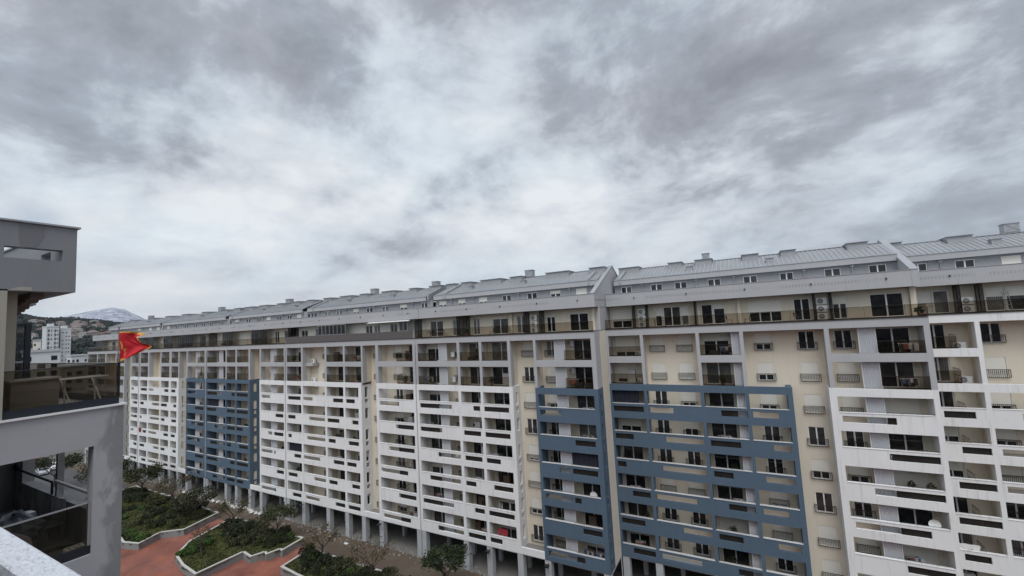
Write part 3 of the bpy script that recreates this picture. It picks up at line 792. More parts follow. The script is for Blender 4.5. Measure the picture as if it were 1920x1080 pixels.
blockD = make_block('apartment block with a long white frame and a brown solid terrace railing above it', dict(
    seed=4, F=NF, u0=-66.93, u1=-39.02, states={}, terr_mat='cream', rail='solid', encl='galv',
    upper=[(-66.57, -62.9, [S(-66.57, -62.9)], 'band'), (-62.5, -57.24, [('win', -62.5, -57.24, [-58.9])], 'open'), (-56.83, -53.1, [S(-56.83, -53.1)], 'band'), (-52.74, -49.3, [S(-52.74, -49.3)], 'band'),
           (-49.0, -46.4, [('win', -49.0, -46.4, [-47.6])], 'open'), (-45.9, -39.5, D2, 'band')],
    frames=[dict(mat='white', a=-66.9, b=-49.3, flank=1, slots=SLOT['D'], bays=[(-66.57, -62.9, [S(-66.57, -62.9)]), (-62.5, -57.24, [('win', -62.5, -57.24, [-58.9])]), (-56.83, -53.1, [S(-56.83, -53.1)]), (-52.74, -49.95, [S(-52.74, -49.95)])]),
            dict(mat='white', a=-46.35, b=-39.05, slots=SLOT['D2'], bays=[(-45.9, -39.5, D2)])],
    strips=[(-49.3, -46.35, [-47.7])],
    terrace=[('door', -65.9, -64.2, .1, 2, 2), ('door', -62.2, -60.9, 0, 2, 2), ('glazed', -59.9, -53.6), ('door', -50.6, -49.2, 0, 0, 2), ('door', -48.8, -47.6, 0, 1, 2), ('door', -45.5, -44.2, 0, 2, 2), ('glazed', -42.6, -41.1), ('awning', -48.5, -40.5), ('screen', -39.6), ('screen', -66.6)],
    attic=[(-66.41, -64.87, 0, 2), (-62.79, -61.32, 0, 1), (-59.89, -58.47, 0, 1), (-55.84, -54.5, .6, 1), (-52.79, -51.42, 0, 0), (-49.4, -48.0, 0, 1), (-45.63, -44.22, .6, 0), (-41.5, -40.3, 0, 2)],
    pipes=[-64, -57.3, -50.8, -43], skylights=[(-66.3, -64.2), (-62, -59), (-57, -55.2), (-52, -49), (-46, -44.4), (-42, -39.6)], vents=[(-56, -54.9), (-42.6, -41.6)],
    hips=[(-65.3, .4), (-39.9, .25)], eave=(-66.7, -40.2), pillars=[-66.6, -62.7, -57.0, -52.9, -49.5, -46.1, -39.4]))
E2 = [('win', -73.75, -71.6, [-72.7]), ('pan', -71.6, -70.1), S(-70.1, -67.35, (-68.7, 1.8))]
E1 = [S(-91.2, -87.8), ('pan', -87.8, -86.46), ('win', -86.46, -84.75, [-85.6])]
blockE = make_block('apartment block whose frame is blue on most of its width and white at one bay', dict(
    seed=5, F=NF, u0=-91.4, u1=-66.95, states={},
    upper=[(-91.2, -84.75, E1, 'band'), (-84.4, -81.5, [S(-84.4, -81.5)], 'band'), (-81.1, -77.43, [S(-81.1, -77.43)], 'band'), (-77.0, -74.1, [('win', -77.0, -74.1, [-75.4])], 'open'), (-73.75, -67.35, E2, 'band')],
    frames=[dict(mat='blue', a=-91.38, b=-77.0, flank=1, slots=SLOT['E'], bays=[(-91.1, -84.75, E1), (-84.4, -81.5, [S(-84.4, -81.5)]), (-81.1, -77.43, [S(-81.1, -77.43)])]),
            dict(mat='white', a=-74.1, b=-66.97, slots=SLOT['E2'], bays=[(-73.75, -67.35, E2)])],
    strips=[(-77.0, -74.1, [-75.4])],
    terrace=[('door', -90.9, -88.6, .8, 0, 2), ('glazed', -87.6, -84.3), ('door', -84.1, -82.0, 1, 0, 1), ('door', -80.6, -78.4, 0, 1, 2), ('glazed', -78.0, -73.6), ('door', -73.2, -72.0, 0, 0, 2), ('door', -70.5, -68.4, 0, 2, 2), ('screen', -67.3)],
    attic=[(-90, -88.6, .6, 0), (-86, -84.6, 0, 2), (-82.5, -81.1, 0, 2), (-79.4, -78, .7, 1), (-76.2, -74.9, 0, 0), (-73, -71.8, 0, 0), (-70.3, -69, .8, 0)],
    pipes=[-88, -80.3, -74.2, -68.4], skylights=[(-91, -88), (-86, -83), (-80, -78.2), (-75.6, -73), (-71, -69.2)], vents=[(-79.5, -78.3)],
    hips=[(-90.2, .4)], eave=(-91.2, -68.2), pillars=[-91.1, -84.6, -81.3, -77.2, -73.9, -67.3]))
F2 = [('win', -98.5, -96.2, [-97.3]), ('pan', -96.2, -94.8), S(-94.8, -92.1, (-93.4, 1.8))]
blockF = make_block('far apartment block with a five bay white frame and one blue bay beside it', dict(
    seed=6, F=NF, u0=-119.5, u1=-91.42, states={},
    upper=[(-119.0, -115.5, [S(-119.0, -115.5)], 'band'), (-114.9, -109.8, [('win', -114.9, -109.8, [-111.5])], 'open'), (-109.4, -105.95, [S(-109.4, -105.95)], 'band'), (-105.0, -102.2, [S(-105.0, -102.2)], 'band'),
           (-101.8, -98.9, [('win', -101.8, -98.9, [-100.2])], 'open'), (-98.5, -92.1, F2, 'band')],
    frames=[dict(mat='white', a=-119.45, b=-101.85, flank=1, slots=SLOT['F'], bays=[(-119.0, -115.5, [S(-119.0, -115.5)]), (-114.95, -109.9, [('win', -114.95, -109.9, [-111.5])]), (-109.4, -105.95, [S(-109.4, -105.95)]), (-105.15, -102.65, [S(-105.15, -102.65)])]),
            dict(mat='blue', a=-98.85, b=-91.46, slots=SLOT['F2'], bays=[(-98.5, -92.1, F2)])],
    strips=[(-101.85, -98.85, [-100.3])],
    terrace=[('glazed', -121 + 2, -115.4), ('door', -114.2, -112.1, 0, 2, 2), ('glazed', -110.4, -106.9), ('door', -106.4, -104.9, 0, 2, 2), ('glazed', -104.5, -98.8), ('door', -98, -96.3, 0, 0, 2), ('glazed', -95.9, -94.1), ('screen', -92)],
    attic=[(-118, -116.6, .8, 0), (-114, -112.6, 0, 2), (-110, -108.5, 0, 0), (-106, -104.5, 0, 0), (-102.8, -101.3, 0, 0), (-99.6, -98.2, 0, 2), (-95.5, -94.2, 0, 2)],
    pipes=[-116, -108, -97], skylights=[(-117, -114), (-108, -105.5), (-100, -97.5), (-95, -92.5)], vents=[(-104, -102.8)],
    hips=[(-118.8, .4)], eave=(-119.2, -92.6), pillars=[-119.1, -115.2, -109.6, -105.4, -102.2, -98.5, -91.8]))
G2 = [('win', -123.45, -121.7, [-122.6]), S(-121.7, -120.0, (-120.8, 1.0))]
blockG = make_block('farthest apartment block of the row, seen past the flag and the tinted terrace railing', dict(
    seed=8, F=NF, u0=-149, u1=-119.55, states={},
    upper=[(-148.6, -143, [S(-148.6, -143)], 'band'), (-142.6, -138, [S(-142.6, -138)], 'band'), (-137.5, -132, [('win', -137.5, -132, [-134])], 'open'), (-131.6, -127.3, [S(-131.6, -127.3)], 'band'), (-127, -123.95, [('win', -127, -123.95, [-125.4])], 'open'), (-123.45, -120.0, G2, 'band')],
    frames=[dict(mat='grey', a=-148.98, b=-127, flank=1, slots=[[(-148, -145)], [(-146, -143.5)], [(-148, -144)], [(-147, -143.5)], [], []], bays=[(-148.6, -143, [S(-148.6, -143)]), (-142.6, -138, [S(-142.6, -138)]), (-137.5, -132, [('win', -137.5, -132, [-134])]), (-131.6, -127.5, [S(-131.6, -127.5)])]),
            dict(mat='white', a=-123.95, b=-119.57, slots=SLOT['G2'], bays=[(-123.45, -120.0, G2)])],
    strips=[(-127, -123.95, [-125.4])],
    terrace=[('glazed', -147, -143), ('door', -141, -139, 0, 0, 2), ('door', -136, -134, 0, 2, 2), ('glazed', -131, -128), ('glazed', -124, -120.5)],
    attic=[(-146, -144.6, 0, 2), (-140, -138.5, 0, 0), (-133, -131.5, .6, 0), (-127, -125.5, 1, 0), (-123, -121.5, 1, 0)],
    pipes=[-142, -130], skylights=[(-145, -142), (-134, -131), (-125, -122)], vents=[(-138, -136.8)],
    hips=[(-148.6, .4)], eave=(-148.8, -120.4), pillars=[-148.6, -142.8, -137.8, -131.8, -127.3, -123.7]))
# loose outdoor units on balconies of the near blocks
for (blk, u, y, f) in ((blockB, -10.85, .95, 24.71), (blockB, -10.85, .95, 21.71), (blockA, 16.5, 1.2, 24.71), (blockA, 16.6, 1.2, 21.71), (blockC, -33.8, 1.2, 25.3), (blockC, -33.8, 1.2, 22.1), (blockC, -17.5, 1.45, 26.3), (blockC, -17.5, 1.45, 23.3)):
    ac_unit(blk, u - blk.location.x, y, f, R(-35))
for k in range(1, 7):
    if k % 2: ac_unit(blockC, -33.8 + 39.0, 1.25, SILL(k) - 1.0, R(-20))
# narrow consoles on the flank of block D carrying the outer units
for f in FLOORS[:2]:
    b = MB(); b.box(4.45, 6.2, .5, 1.68, f - .55, f - .1); b.build('unit_ledge', 'grey', blockD); ac_unit(blockD, 5.3, 1.3, f - .09)


# ------------------------------------------------------------------ the near block this view is taken from, and its neighbour
def mesh_thing(name, b, mats, label, cat, group=None, smooth=False, kind=None):
    return tag(b.build(name, mats, smooth=smooth), label, cat, group, kind)

own = empty('viewing_block', (0, 0, 0), 'grey parapet with a frosted metal coping in the bottom corner', 'building')
b = MB(); b.box(-13.0, 42, -14, .60, 0, 26.9); b.box(-13.0, 42, -14, -1.9, 26.9, 31.9); b.build('wall', 'fgbox', own)
b = MB(); b.box(-12.9, 42, .805, .915, 24, 27.94); b.build('parapet', 'fgwall', own)
b = MB(); b.prism_x([(.785, 27.93), (.785, 27.99), (.80, 28.0), (.925, 28.0), (.94, 27.99), (.94, 27.91), (.93, 27.91), (.93, 27.942)], -12.9, 42)
b.build('coping', 'coping', own)

nb = empty('neighbour_block', (-13.1, 4.5, 0), 'dark grey concrete end of the neighbouring block with a stained pier and roof box', 'building')
NO = nb.location
def part(name, b, mats, smooth=False): return b.build(name, mats, nb, NO, smooth)
XF = -13.1
b = MB()
holes = [(1.2, 3.99, 24.64, 26.96)] + [(1.2, 3.99, 24.64 - 3 * k, 26.96 - 3 * k) for k in range(1, 8)]
b.panel('x', XF - .32, XF, -12, 4.5, 0, 27.78, holes)
fh = []
for k in range(8):
    fh += [(-19.1, -14.05, 25.3 - 3 * k, 26.95 - 3 * k), (-27, -21, 25.35 - 3 * k, 26.9 - 3 * k)]
b.panel('y', 4.25, 4.5, -44, XF - .322, 0, 27.78, fh)
part('frame_wall', b, 'fgwall')
b = MB()
for k in range(9): b.box(-44, XF - .33, 1.2, 4.24, 27.45 - 3 * k - .3, 27.45 - 3 * k + (.3 if k == 0 else -.0))
part('floor_slab', b, 'concrete')
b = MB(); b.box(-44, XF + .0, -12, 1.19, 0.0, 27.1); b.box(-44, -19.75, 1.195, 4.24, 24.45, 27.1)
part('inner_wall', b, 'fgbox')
b = MB(); b.box(-44, -13.62, -12, 2.86, 27.79, 30.45); b.box(-13.62, -13.1, -12, 2.61, 27.79, 30.45); part('terrace_wall', b, 'fgbeige')
b = MB(); b.box(XF - 30, XF + .05, -3, 4.54, 27.785, 27.80 + .025); part('slab_edge', b, 'trim')
b = MB(); b.box(-13.19, -13.13, 2.62, 4.42, 27.812, 27.99); b.box(-44, -13.19, 4.36, 4.42, 27.812, 27.99); part('railing_channel', b, 'navy')
b = MB(); b.box(-13.17, -13.15, 2.62, 4.40, 27.99, 28.76)
g1 = part('glass_railing', b, 'fgglass')
b = MB(); b.box(-13.19, -13.13, 2.62, 4.42, 28.762, 28.785); b.box(-13.19, -13.13, 4.405, 4.43, 27.99, 28.78); b.build('top_rail', 'black', g1, NO)
b = MB(); b.box(-43, -13.2, 4.38, 4.40, 27.99, 28.76)
g2 = part('glass_railing', b, 'fgglass')
b = MB(); b.box(-43, -13.2, 4.36, 4.42, 28.762, 28.785); b.build('top_rail', 'galv', g2, NO)
# tinted balcony glass in the flank opening, channel and handrail
b = MB(); b.box(-13.20, -13.18, 1.2, 3.94, 24.82, 25.72); g3 = part('glass_railing', b, 'fgglass')
b = MB(); b.box(-13.21, -13.17, 1.2, 3.95, 25.722, 25.75); b.box(-13.21, -13.17, 3.94, 3.985, 24.65, 25.75); b.build('top_rail', 'galv', g3, NO)
b = MB(); b.box(-13.23, -13.15, 1.2, 3.985, 24.645, 24.82); b.build('railing_channel', 'navy', g3, NO)
# inner handrail above the front parapet
b = MB(); b.tube((-26, 4.2, 25.68), (-16.5, 4.2, 25.68), .03, n=8); b.tube((-16.45, 4.2, 25.68), (-16.45, 4.2, 25.36), .03, n=6)
part('handrail', b, 'black')
b = MB(); b.tube((-16.3, 4.22, 25.72), (-14.1, 4.22, 25.72), .035, n=8); part('handrail', b, 'trim')
# hollow roof box over the terrace
b = MB()
b.panel('x', XF - .22, XF, -6, 3.61, 30.42, 31.86, [(2.54, 3.39, 31.10, 31.34)])
b.panel('y', 3.40, 3.61, -44, XF - .222, 30.42, 31.86, [(-14.55, -13.9, 31.14, 31.42)])
b.box(-44, XF - .225, -6, 3.395, 30.43, 30.62)
b.box(-44, XF - .225, -6, 1.9, 30.62, 31.5)
part('roof_box', b, 'fgbox')
b = MB(); b.box(XF - .3, XF + .05, -6, 3.66, 31.863, 31.90); b.box(-44, XF - .3, 3.36, 3.66, 31.863, 31.90); part('box_cap', b, 'galv')
b = MB(); pts = [(2.72, 31.845), (3.10, 31.845), (3.09, 31.6), (3.03, 31.42), (2.98, 31.36), (2.76, 31.33), (2.73, 31.5)]
b.poly([(XF + .004, y, z) for y, z in pts]); b.poly([(XF + .003, y, z) for y, z in reversed(pts)]); part('paint_patch', b, 'fgpatch')
b = MB(); pts = [(2.62, 30.43), (2.95, 30.43), (2.94, 30.50), (2.80, 30.51), (2.70, 30.48)]
b.poly([(XF + .004, y, z) for y, z in pts]); b.poly([(XF + .003, y, z) for y, z in reversed(pts)]); part('paint_patch', b, 'fgbeige')
# scalloped tile canopy beyond the pillar
b = MB()
for k in range(6):
    u = -15.15 + k * .30; z = 30.14 + k * .05
    pr = [(u + .17 * math.cos(math.pi + math.pi * i / 8), z - .11 * math.sin(math.pi * i / 8)) for i in range(9)]
    top = [(u + .17, z + .14), (u - .17, z + .14)]
    ring = pr + top
    for yy in (3.02, 3.22): b.poly([(x, yy, zz) for x, zz in (ring if yy > 3.1 else ring[::-1])])
    for i in range(len(ring)):
        j = (i + 1) % len(ring)
        b.quad((ring[i][0], 3.02, ring[i][1]), (ring[j][0], 3.02, ring[j][1]), (ring[j][0], 3.22, ring[j][1]), (ring[i][0], 3.22, ring[i][1]))
part('tile_canopy', b, flat('mauve_brown_tile', (.135, .10, .095), .8))
# tinted divider screen standing on the terrace
b = MB(); b.box(-18.73, -18.71, 3.0, 4.18, 27.85, 29.9); d = part('divider_screen', b, 'glassdark')
b = MB()
for y in (2.95, 4.10): b.box(-18.78, -18.66, y, y + .12, 27.83, 29.98)
for z in (27.83, 28.9, 29.9): b.box(-18.77, -18.67, 3.07, 4.10, z, z + .08)
b.build('screen_frame', 'navy', d, NO)
# far lower part of the block seen through its own openings
b = MB(); b.box(-16.5, -16.36, 4.27, 4.4, 25.3, 26.95); part('mullion', b, 'fgwall')

cam_ = empty('security_camera', (-14.3, 3.2, 30.42), 'small white dome camera under the grey roof box', 'camera')
b = MB(); b.box(-14.42, -14.30, 3.1, 3.3, 30.28, 30.42); b.build('mount', 'plastic_w', cam_, cam_.location)
b = MB()
for i in range(6):
    t0, t1 = math.pi * i / 12, math.pi * (i + 1) / 12
    b.tube((-14.30 + .16 * math.sin(t0), 3.2, 30.20 + .14 * math.cos(t0)), (-14.30 + .16 * math.sin(t1), 3.2, 30.20 + .14 * math.cos(t1)), .055, n=10)
b.build('camera_body', 'plastic_w', cam_, cam_.location)

# things on the neighbour's terrace and balcony
def chair_mesh(b, m=0, w=.5, h=.84):
    for x in (-w/2, w/2):
        for y in (-.22, .22): b.tube((x, y, 0), (x * .92, y * .9, .43), .018, n=5, m=m)
    b.box(-w/2, w/2, -.24, .24, .43, .46, m)
    for x in (-w/2 + .02, w/2 - .02): b.tube((x, .22, .44), (x, .30, h), .018, n=5, m=m)
    for k in range(5): b.box(-w/2 + .02 + k * (w - .06) / 4, -w/2 + .05 + k * (w - .06) / 4, .24, .27, .5, h - .03, m)
    b.box(-w/2, w/2, .25, .29, h - .06, h, m)
    return b
t = empty('cushion_storage_box', (-13.75, 3.1, 27.82), 'cream upholstered box behind the tinted terrace glass beside the wall', 'storage box', rz=R(4))
b = MB()
for k in range(3): b.box(-.35, .35, -.36, .36, .02 + k * .23, .246 + k * .23)
b.build('body', flat('cream_fabric', (.40, .375, .33), .9), t)
b = MB(); b.box(-.38, .38, -.39, .39, .713, .75); b.build('lid', flat('cream_lid', (.52, .50, .46), .7), t)
t = empty('drying_rack', (-13.62, 3.90, 27.82), 'white folding clothes drying rack behind the terrace glass', 'drying rack')
b = MB()
for y in (-.26, .26):
    b.tube((.22, y + .06, 0), (-.10, y - .06, .66), .017, n=6); b.tube((-.25, y + .06, 0), (.10, y - .06, .66), .017, n=6)
b.build('legs', 'plastic_w', t)
b = MB()
for x in (-.24, .24): b.tube((x, -.42, .67), (x, .40, .67), .016, n=6)
for k in range(7): b.tube((-.24 + .08 * k, -.42, .67), (-.24 + .08 * k, .40, .67), .007, n=5)
for y in (-.42, 0, .40): b.tube((-.24, y, .67), (.24, y, .67), .01, n=5)
b.build('wire_shelf', 'plastic_w', t)
t = empty('lattice_chair', (-15.45, 3.85, 24.45), 'grey plastic garden chair with a lattice back on the balcony', 'chair', rz=R(10))
b = MB()
for k in range(8): b.box(-.27 + k * .077, -.255 + k * .077, .22, .235, .46, .98)
for k in range(8): b.box(-.28, .28, .235, .25, .46 + k * .074, .475 + k * .074)
b.build('lattice_back', 'planterwall', t)
b = MB(); b.box(-.28, .28, -.24, .24, .42, .46); b.build('seat', 'planterwall', t)
for x in (-.24, .24):
    for y in (-.2, .2):
        b = MB(); b.tube((x, y, 0), (x, y, .42), .025, n=6); b.build('leg', 'planterwall', t)
def blob(b, c, r, seed, n=10, m=0, squash=(1, 1, 1)):
    rr = random.Random(seed); i0 = len(b.v)
    for i in range(n + 1):
        th = math.pi * i / n
        for j in range(n * 2):
            ph = math.pi * j / n; k = 1 + rr.uniform(-.22, .22)
            b.v.append((c[0] + r * k * squash[0] * math.sin(th) * math.cos(ph), c[1] + r * k * squash[1] * math.sin(th) * math.sin(ph), c[2] + r * k * squash[2] * math.cos(th)))
    for i in range(n):
        for j in range(n * 2):
            l = (j + 1) % (n * 2)
            b.f.append((i0 + i*n*2 + j, i0 + (i+1)*n*2 + j, i0 + (i+1)*n*2 + l, i0 + i*n*2 + l)); b.m.append(m)
b = MB(); blob(b, (-15.4, 3.3, 25.0), .52, 3, squash=(1.2, .9, .75))
mesh_thing('plastic_cover', b, flat('grey_plastic_sheet', (.20, .22, .24), .25, var=.6, scale=9), 'crumpled grey plastic sheet heaped on the balcony', 'plastic sheet')
b = MB(); i0 = 0
pts = [(-.9, .0), (-.5, .18), (.1, .28), (.8, .16), (1.1, .02), (.5, -.12), (-.2, -.2), (-.7, -.12)]
b.poly([(-14.75 + x * .35 * .6 - y * .3, 3.85 + x * .45, 24.50 + .02 * math.sin(x * 5)) for x, y in pts])
b.poly([(-14.75 + x * .35 * .6 - y * .3, 3.85 + x * .45, 24.47) for x, y in reversed(pts)])
mesh_thing('door_mat', b, flat('worn_tan_mat', (.20, .14, .075), .95, var=.4, scale=8), 'worn tan leaf shaped mat lying on the dark balcony floor', 'mat')
t = empty('vent_cover', (-13.62, 3.88, 24.45), 'small white slatted vent cover near the balcony channel', 'vent')
b = MB()
for k in range(4): b.box(-.1, .1, -.16 + k * .085, -.11 + k * .085, 0, .28)
b.build('slats', 'plastic_w', t)
b = MB(); b.box(-.12, -.10, -.17, .17, 0, .30); b.build('back_plate', 'plastic_w', t)
b = MB(); b.prism_x([(2.95, 24.5), (3.35, 24.5), (3.22, 25.2), (3.0, 25.38)], -13.95, -13.75)
mesh_thing('folded_board', b, flat('pale_lilac_board', (.42, .39, .41), .7), 'pale folded board leaning behind the balcony glass', 'board')

# flag on a short pole at the terrace corner
fl = empty('red_flag', (-13.25, 4.47, 27.83), 'red flag with a gold border flying from a short pole at the terrace corner', 'flag')
FO = fl.location
b = MB(); b.tube((-13.25, 4.43, 27.83), (-13.25, 4.43, 29.60), .012, n=8); b.tube((-13.25, 4.43, 29.60), (-13.25, 4.43, 29.63), .025, n=8); b.build('pole', 'planterwall', fl, FO)
def flag_mesh():
    dirx = Vector((.30, .954, 0)); nrm = Vector((.954, -.30, 0))
    base = Vector((-13.25, 4.43, 0)); SX, SZ = 1 / 101.0, 1 / 77.0
    
    def outline(t):          # left and right end of the cloth at height parameter t, in flag pixels
        ls = [(0, 0, 622), (.3, -1, 637), (.6, 2, 653), (1, 3, 677)]
        rs = [(0, 51, 628), (.10, 33, 633.8), (.22, 37, 640), (.33, 42, 645.4), (.43, 57, 649), (.50, 62, 653.2), (1.0, 5, 676.5)]
        def ev(l):
            for (a, x, y), (c, x2, y2) in zip(l, l[1:]):
                if a <= t <= c:
                    k = (t - a) / (c - a); return x + (x2 - x) * k, y + (y2 - y) * k
        return ev(ls), ev(rs)
    b = MB(); NT, NS = 44, 36; P = []
    for i in range(NT + 1):
        t = i / NT; (lx, ly), (rx, ry) = outline(t); row = []
        for j in range(NS + 1):
            s = j / NS; x = lx + (rx - lx) * s; y = ly + (ry - ly) * s
            y -= 4 * math.sin(math.pi * s) * (1 - t) * (.6 if t < .1 else .2)
            w_ = (.032 * math.sin(6 * s + 4 * t) + .012 * math.sin(15 * s - 7 * t + 1)) * (.4 + s)
            z = 29.535 - (y - 620) * SZ
            row.append(base + dirx * (x * SX) + nrm * w_ + Vector((0, 0, z)))
        P.append(row)
    i0 = len(b.v)
    for row in P: b.v += [tuple(p) for p in row]
    rr = random.Random(4)
    for i in range(NT):
        for j in range(NS):
            t, s = (i + .5) / NT, (j + .5) / NS
            gold = t < .05 or t > .92 or s > .935
            if .055 < s < .11 and .35 < t < .62: gold = True
            if abs(s - (.11 + (t - .55) * .9)) < .022 and .58 < t < .82: gold = True
            if abs(s - .22) < .03 and .60 < t < .68 and (i + j) % 3: gold = True
            b.f.append((i0 + i*(NS+1) + j, i0 + i*(NS+1) + j + 1, i0 + (i+1)*(NS+1) + j + 1, i0 + (i+1)*(NS+1) + j)); b.m.append(1 if gold else 0)
    return b
M['flagred'] = flat('flag_red_cloth', (.56, .02, .03), .75, var=.2, scale=12); M['flaggold'] = flat('flag_gold_trim', (.72, .36, .07), .7)
flag_mesh().build('cloth', ['flagred', 'flaggold'], fl, FO, smooth=True)

# ------------------------------------------------------------------ things on the opposite terraces and balconies
chair_me = chair_mesh(MB()).mesh('terrace_chair', flat('taupe_wicker', (.13, .105, .085), .8))
def chair(u, F, z, label, rz=0., dy=1.1):
    o = place('terrace_chair', chair_me, None, (u, F + dy, z), rz); tag(o, label, 'chair', 'chairs on the opposite terraces and balconies')
TZ = 27.9
for u, F, lab, rz in ((-1.55, BF, 'taupe terrace chair just right of the wide dark terrace door', 1.8), (.05, BF, 'taupe terrace chair beside the pale pilaster on the glass railed terrace', -1.5), (-8.65, BF, 'dark chair in front of the half shuttered terrace window', .4),
                      (4.3, BF, 'dark chair before the terrace door left of an outdoor unit stack', 2.), (13.9, AF, 'dark chair at the corner of the nearest terrace', 1.),
                      (-37.6, NF, 'dark chair at the end of a terrace by a sliding door', .3), (-36.9, NF, 'second dark chair along the terrace beside the sliding door', 2.6), (-34.9, NF, 'chair beside the small white table on the long terrace', 1.2),
                      (-27.6, NF, 'chair standing before the open sliding terrace door', -.8), (-25.0, NF, 'chair next to the narrow pilaster on the terrace', 1.1)):
    chair(u, F, TZ, lab, rz)
def table(u, F, z, label, mat, dy=1.0, r=.4):
    t = empty('small_table', (u, F + dy, z), label, 'table', 'small tables on the opposite terraces')
    b = MB(); n = 18
    b.tube((0, 0, .70), (0, 0, .73), r, n=n); b.build('tabletop', mat, t)
    b = MB(); b.tube((0, 0, .02), (0, 0, .70), .03, n=8); b.tube((0, 0, 0), (0, 0, .02), .2, n=12); b.build('stem', 'black', t)
table(-35.5, NF, TZ, 'small white round table on the long terrace behind tinted glass', 'plastic_w')
table(-26.9, NF, TZ, 'low dark table between two terrace chairs', 'rail')
table(-8.2 + .4, BF, TZ, 'dark bistro table by the middle terrace door', 'rail')
table(14.6, AF, TZ, 'dark bistro table at the corner of the nearest terrace', 'rail')
# ladder, planter boxes, towels, sheets
b = MB()
for x in (-.22, .22): b.tube((20.1 + x, AF + 1.7, TZ), (20.1 + x * .8, AF + 2.05, TZ + 1.75), .025, n=6)
for k in range(5): b.tube((19.88, AF + 1.72 + k * .07, TZ + .25 + k * .33), (20.32, AF + 1.72 + k * .07, TZ + .25 + k * .33), .02, n=6)
mesh_thing('step_ladder', b, 'galv', 'aluminium step ladder leaning on the terrace wall beside dark screens', 'ladder')
b = MB(); b.box(21.2, 24.2, AF + .25, AF + .6, TZ, TZ + .42); mesh_thing('planter_box', b, 'plastic_w', 'long white planter box behind the nearest terrace railing', 'planter box')
def cloth(name, u0, u1, y, z0, z1, mat, label, cat, seed=0):
    rr = random.Random(seed); b = MB(); n, mm = 10, 6; i0 = 0
    for i in range(mm + 1):
        for j in range(n + 1):
            u = u0 + (u1 - u0) * j / n; z = z1 - (z1 - z0) * i / mm * (1 + .12 * math.sin(j * 1.3 + seed))
            b.v.append((u + .03 * math.sin(i), y - .05 * math.sin(j * 1.7 + i * .4 + seed) - .02, z))
    for i in range(mm):
        for j in range(n):
            a = i * (n + 1) + j; b.f.append((a, a + 1, a + n + 2, a + n + 1)); b.m.append(0)
    return mesh_thing(name, b, mat, label, cat, smooth=True)
cloth('red_blanket', -27.6, -26.3, NF + .35, SILL(6) - .15, SILL(6) + .75, 'red', 'red blanket hung over a line inside a white framed balcony', 'blanket', 2)
cloth('red_towel', -118.9, -117.9, NF - .12, SILL(4) - .75, SILL(4) + .15, 'red', 'red towel hanging over the white parapet of the far block', 'towel', 1)
cloth('white_sheet', 14.0, 15.6, AF + .0, SILL(5) + .05, SILL(5) + .55, 'plastic_w', 'patterned white sheet airing on a rail of the nearest block', 'sheet', 3)
b = MB(); b.tube((-25.9, NF + .6, 0 + SILL(5) - 1), (-25.9, NF + .6, SILL(5) + .8), .03, n=6); b.v, b.f, b.m = b.v, b.f, b.m
for k in range(3):
    b.tube((-27.4 + k * .18, NF + .7, SILL(5) - .98), (-27.35 + k * .18, NF + .55, SILL(5) + .55), .06, .02, n=6)
mesh_thing('folded_parasol', b, 'plastic_w', 'white folded parasols leaning inside a white framed balcony', 'parasol')
def dish(u, F, z, label, dy=.5, rz=0.):
    t = empty('satellite_dish', (u, F + dy, z), label, 'satellite dish', rz=rz)
    b = MB(); n = 16
    rings = [(0, 0), (.16, .02), (.30, .07), (.40, .13)]
    for (r0, d0), (r1, d1) in zip(rings, rings[1:]):
        for i in range(n):
            a0, a1 = 2*math.pi*i/n, 2*math.pi*(i+1)/n
            b.quad((r0*math.cos(a0), -d0, .55 + r0*math.sin(a0)), (r0*math.cos(a1), -d0, .55 + r0*math.sin(a1)), (r1*math.cos(a1), -d1, .55 + r1*math.sin(a1)), (r1*math.cos(a0), -d1, .55 + r1*math.sin(a0)))
    b.build('reflector', 'plastic_w', t, smooth=True)
    b = MB(); b.tube((0, .03, 0), (0, .03, .55), .025, n=6); b.tube((0, -.02, .4), (0, -.42, .55), .012, n=5); b.build('bracket', 'galv', t)
dish(12.0, BF, SILL(4) - .35, 'white satellite dish behind the sill of a white framed balcony', .45)
dish(-15.6, NF, SILL(4) - .45, 'white satellite dish inside the narrow blue frame', .45)
b = MB(); blob(b, (12.1, BF + .9, SILL(3) - .3), .4, 9, n=7)
def leaves(b, c, rad, n, size, rr, m=0, hollow=.35, flat_=1.0):
    for _ in range(n):
        while True:
            p = Vector((rr.uniform(-1, 1), rr.uniform(-1, 1), rr.uniform(-1, 1)))
            if hollow < p.length < 1: break
        p = Vector((c[0] + p.x * rad[0], c[1] + p.y * rad[1], c[2] + p.z * rad[2]))
        a = Vector((rr.gauss(0, 1), rr.gauss(0, 1), rr.gauss(0, .7) )).normalized(); d = a.orthogonal().normalized()
        d = (Matrix.Rotation(rr.uniform(0, 6.28), 3, a) @ d); e = a.cross(d); s = size * rr.uniform(.6, 1.3)
        b.quad(p - d * s * .5, p + e * s * .28, p + d * s * .5, p - e * s * .28, m)
def pot_plant(u, F, z, label, dy=.7, h=.9, seed=0, mat='leaf_green'):
    t = empty('potted_plant', (u, F + dy, z), label, 'plant'); rr = random.Random(seed)
    b = MB(); b.tube((0, 0, 0), (0, 0, .3), .13, .18, n=10); b.build('pot', 'pot', t)
    b = MB(); leaves(b, (0, 0, .3 + h * .5), (.38, .38, h * .55), 130, .22, rr, hollow=.1); b.build('foliage', mat, t)
pot_plant(12.2, BF, SILL(3) - 1.0, 'bushy potted palm in a white framed balcony corner', h=1.0, seed=1, mat='leaf_olive')
pot_plant(-31.1, NF, TZ, 'potted shrub by the terrace door next to smoked screens', h=.7, seed=2)
pot_plant(-50.5, NF, FLOORS[1], 'dark leafy pot plants crowding a wrapped corner balcony', h=1.0, seed=3, mat='leaf_dark')
